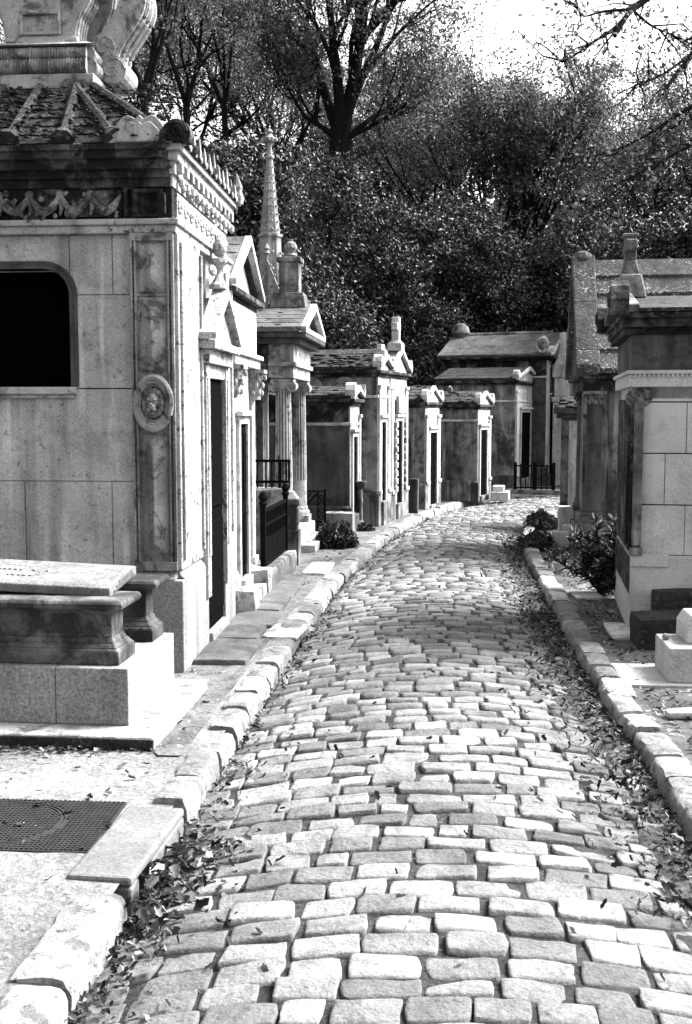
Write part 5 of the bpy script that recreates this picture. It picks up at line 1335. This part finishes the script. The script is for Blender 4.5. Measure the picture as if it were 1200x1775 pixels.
# ---- iron utility plate and drain stone
P = on_z(203, 1402, KZ); pl = empty('manhole_cover', (-1.37, 4.40, KZ-.006), -R(4)); tag(pl, 'rectangular dark iron cover plate with circular lid set in the left verge', 'manhole cover')
m = MB(); m.box(-.40, .40, -.275, .275, -.05, .006); m.build('plate', M['iron_plate'], pl, bevel=.004)
m = MB()
for i in range(40):
    for j in range(27):
        x = -.385+i*.0197; y = -.26+j*.02
        rr_ = math.hypot(x+.03, y)
        if abs(rr_-.225) < .016: continue
        m.box(x-.006, x+.006, y-.005, y+.005, .006, .0115)
m.build('studs', M['iron_plate'], pl)
m = MB()
for ra in (.215, .232): m.tube([(-.03+ra*math.cos(t), ra*math.sin(t), .007) for t in np.linspace(0, 2*math.pi, 49)], .004, 5)
m.build('lid_ring', M['iron_plate'], pl)
ds = empty('drain_stone', (-.79, 3.84, 0), -R(7)); tag(ds, 'wide smooth granite drain stone with dark gully mouth in the left kerb', 'drain stone')
m = MB(); x0, x1, L = -.235, .012, .72
m.box(x0, x1, 0, L, .082, .12); m.box(x0+.001, x1-.10, .001, L-.001, -.08, .0815); m.box(x1-.10, x1-.001, .001, .10, -.08, .0815); m.box(x1-.10, x1-.001, .26, L-.001, -.08, .0815)
m.build('block', M['granite_pale2'], ds, bevel=.012)
m = MB(); m.box(x1-.099, x1-.095, .10, .26, -.05, .085); m.build('gully_mouth', M['void'], ds)  # black sheet paints the dark inside of the drain hole

# ---- flagstones by the ornate mausoleum
m = MB(); y = .15; rr = random.Random(6)
while y < 3.5:
    L = rr.uniform(.45, .8); m.rough(.075, .42+rr.uniform(-.02, .03), y+.006, y+L-.006, -.03, .045+rr.uniform(-.008, .01), 6, .006, .02, y*7); y += L
o = m.build('flagstone_path', M['grey_flag'], None, smooth=True, loc=(B1.c.x, B1.c.y, G), rz=-R(4.3)); tag(o, kind='structure')
fl = block('flagstone', 'pale worn flagstone lying between the kerb and the flagstone path', 'slab', 452, 1108, .28, .55, .035, 'pale', th=9, g=.09)

# ---- enclosure with iron fences between the white chapel and the temple
th = R(5)
def frame(px, py, g=G): return on_z(px, py, g)
lw = on_y(462, 700, 10.35); o = MB().rough(-.06, .06, 0, 1.5, 0, .24, 8, .012, .03, 2).build('low_wall', M['grey'], None, smooth=True, loc=(lw.x, 10.35, G-.02), rz=-R(6)); tag(o, 'low weathered stone kerb wall of the fenced grave plot', 'wall')
pr = on_y(506, 700, 12.1); pi = empty('stone_pier', (pr.x, 12.1, G-.02), -R(5)); tag(pi, 'panelled stone pier with moulded cap at the corner of the fenced plot', 'pier')
m = MB(); zt = zat(12.1, 872)-G; m.box(-.13, .07, 0, .2, 0, .42); m.box(-.11, .05, .02, .18, .42, zt); m.box(-.14, .08, -.01, .21, zt, zt+.06); m.box(.052, .06, .04, .16, .47, zt-.05); m.build('shaft', M['grey'], pi, bevel=.01)
m = MB(); m.frus((-.12, .06, .01, .19, zt+.06), (-.06, .0, .07, .13, zt+.15)); m.build('cap', M['pale'], pi, bevel=.01)
fp = on_y(455, 700, 10.5); fe = empty('iron_fence', (fp.x, 10.5, G-.02), -R(6)); tag(fe, 'black wrought iron grave fence with knobbed posts beside the white chapel', 'fence')
zt = zat(10.5, 880)-G
for yy in (0, 1.35):
    m = MB(); m.box(-.025, .025, yy-.025, yy+.025, 0, zt+.04); m.lathe([(.03, 0), (.045, .02), (.03, .04), (.045, .08), (.03, .12), (.005, .14)], (0, yy, zt+.04), 10); m.build('post', M['iron'], fe)
m = MB(); m.box(-.014, .014, .025, 1.325, zt-.03, zt); m.box(-.012, .012, .025, 1.325, zt-.17, zt-.15); m.box(-.012, .012, .025, 1.325, .24, .26)
for k in range(16): y = .09+k*.078; m.tube([(0, y, .2), (0, y, zt-.03)], .009, 6)
for k in range(8): y = .14+k*.155; m.tube([(0, y+.05*math.cos(t), zt-.09+.05*math.sin(t)) for t in np.linspace(0, 6.28, 13)], .007, 5)
m.box(-.004, .004, .025, 1.325, .20, .5); m.build('panel', M['iron'], fe)  # solid lower sheet put in as black for the dark plot behind
rl = on_y(437, 700, 12.7); ra = empty('iron_railing', (rl.x-.35, 12.7, G), -R(3)); tag(ra, 'short black iron balustrade on a mossy ledge before the temple side wall', 'railing')
z0, z1 = zat(12.7, 838)-G, zat(12.7, 797)-G; Lr = .78
m = MB(); m.rough(-.05, Lr, 0, .30, 0, z0-.06, 8, .015, .04, 8); m.build('ledge', M['grey'], ra, smooth=True)
m = MB(); m.box(0, Lr, .08, .12, z1-.03, z1); m.box(0, Lr, .085, .115, z0, z0+.03)
for k in range(3): 
    for d in (-.035, .035): x = .36+k*.17+d; m.box(x-.008, x+.008, .092, .108, z0-.06, z1-.03)
m.box(Lr-.14, Lr-.125, .09, .11, z0-.06, z1+.05); m.box(Lr-.02, Lr, .09, .11, z0-.06, z1)
for k in range(7): x = Lr-.12+k*.016; m.box(x-.004, x+.004, .095, .105, z0, z1)
m.build('balustrade', M['iron'], ra)
rl = on_y(527, 700, 14.9); r2 = empty('iron_railing', (rl.x, 14.9, G), -R(6)); tag(r2, 'scrolled iron grave railing right of the fluted columns', 'railing')
z0, z1 = zat(14.9, 905)-G, zat(14.9, 850)-G; m = MB(); Lr = .29
m.box(-.1, Lr, -.01, .01, z1-.02, z1); m.box(-.1, Lr, -.01, .01, z0, z0+.02); m.box(Lr-.02, Lr+.01, -.015, .015, -.02, z1+.02); m.box(Lr-.11, Lr-.09, -.012, .012, -.02, z1)
m.tube([(-.1, 0, z0+.1), (.18, 0, z1-.04)], .012, 5); m.tube([(-.1, 0, z0+.18), (.10, 0, z1-.03)], .010, 5)
for k in range(4): m.tube([(Lr-.05+.03*math.cos(t), 0, z0+.07+k*.09+.035*math.sin(t)) for t in np.linspace(0, 6.28, 12)], .007, 5)
m.build('panel', M['iron'], r2)
block('grave_slab', 'bright white threshold slab before the fluted columns', 'slab', 522, 1000, .26, .85, .06, 'white', th=6, g=.09)
block('grave_block', 'pale stone trough edge beside the ivy bush', 'grave', 560, 930, .42, .3, .34, 'grey', th=8, g=.1)
pp = on_y(624, 700, 15.9); st = empty('stone_post', (pp.x, 15.9, G), 0); tag(st, 'small stone post with flared cap before the twin gabled chapels', 'post')
zt = zat(15.9, 834)-G; m = MB(); m.lathe([(.07, 0), (.07, .12), (.045, .14), (.042, zt-.12)], (0, 0, 0), 10); m.build('shaft', M['grey'], st, smooth=True)
m = MB(); m.lathe([(.042, 0), (.06, .03), (.10, .09), (.10, .12)], (0, 0, zt-.12), 10); m.build('cap', M['dark'], st, smooth=True)
# headstones leaning between the chapels
block('headstone', 'dark leaning headstone between the twin gabled chapels and the pale fronted chapel', 'headstone', 708, 892, .16, .12, .62, 'dark', th=14)
block('headstone', 'tall narrow dark headstone in the gap behind the leaning one', 'headstone', 714, 884, .16, .12, 1.35, 'dark', th=14)
# white grave past the squat chapel
b = Bld('grave', 'small bright white stepped grave beside the squat stained chapel', 'grave', (851, 868), 12)
m = MB(); m.box(0, .34, 0, .5, 0, .17); m.build('base', M['white'], b.root, bevel=.015)
m = MB(); m.box(.02, .24, .1, .45, .171, .28); m.build('block', M['white'], b.root, bevel=.015)
# railing before the far chapel
b = Bld('iron_railing', 'black iron railing with thin bars before the far pedimented chapel', 'railing', (893, 856), 18)
zt = b.z(806); L = b.sx(962); m = MB(); m.box(0, L, -.012, .012, zt-.03, zt); m.box(0, L, -.012, .012, .12, .15)
k = 0
while k < L: m.box(k-.01, k+.01, -.01, .01, 0, zt+.03); k += .11
m.build('bars', M['iron'], b.root)
for x in (0, L*.5, L):
    m = MB(); m.box(x-.03, x+.03, -.03, .03, 0, zt+.06); m.build('post', M['iron'], b.root)
m = MB(); m.rough(-.2, L+.2, -.06, .2, 0, .1, 6, .01, .03, 3); m.build('kerb_stone', M['grey'], b.root, smooth=True)
# pale monument glimpsed in the trees
p = on_y(640, 560, 30.5); gz = hill_z(p.x, 30.5); mo = empty('monument', (p.x, 30.5, gz)); tag(mo, 'pale monument top glimpsed under the dark trees left of centre', 'monument')
zt = zat(30.5, 548)-gz; m = MB(); m.box(-.25, .25, -.25, .25, 0, zt-.5); m.box(-.36, .36, -.3, .3, zt-.5, zt-.36); m.box(-.2, .2, -.2, .2, zt-.36, zt-.12); m.build('pillar', M['white'], mo, bevel=.02)
m = MB(); m.prism([(-.34, zt-.12), (0, zt+.06), (.34, zt-.12)], 'y', -.25, .25); m.build('cap', M['white'], mo, bevel=.02)

# ------------------------------------------------------------------ light
SUN_AZ, SUN_EL = R(70), R(46)      # azimuth from +Y (away from the camera) towards +X
w = bpy.data.worlds.new('World'); sc.world = w; w.use_nodes = True; nt = w.node_tree; nt.nodes.clear()
sky = nt.nodes.new('ShaderNodeTexSky'); sky.sky_type = 'NISHITA'; sky.sun_disc = False; sky.sun_elevation = SUN_EL; sky.sun_rotation = SUN_AZ
sky.dust_density = 3.0; sky.air_density = 1.0
bw = nt.nodes.new('ShaderNodeRGBToBW'); bg = nt.nodes.new('ShaderNodeBackground'); bg.inputs[1].default_value = SKY_S
out = nt.nodes.new('ShaderNodeOutputWorld'); nt.links.new(sky.outputs[0], bw.inputs[0]); nt.links.new(bw.outputs[0], bg.inputs[0]); nt.links.new(bg.outputs[0], out.inputs[0])
sd = bpy.data.lights.new('sun', 'SUN'); sd.energy = SUN_S; sd.angle = R(30); sd.color = (1, 1, 1)
so = bpy.data.objects.new('sun', sd); col.objects.link(so)
dv = Vector((math.sin(SUN_AZ)*math.cos(SUN_EL), math.cos(SUN_AZ)*math.cos(SUN_EL), math.sin(SUN_EL)))
so.rotation_euler = dv.to_track_quat('Z', 'Y').to_euler(); so.location = (20, 20, 30)
vs = sc.view_settings; vs.view_transform = 'Standard'; vs.look = 'None'; vs.gamma = 1; vs.exposure = EXPO
try: vs.use_curve_mapping = False
except Exception: pass
sc.cycles.max_bounces = 6; sc.cycles.diffuse_bounces = 3
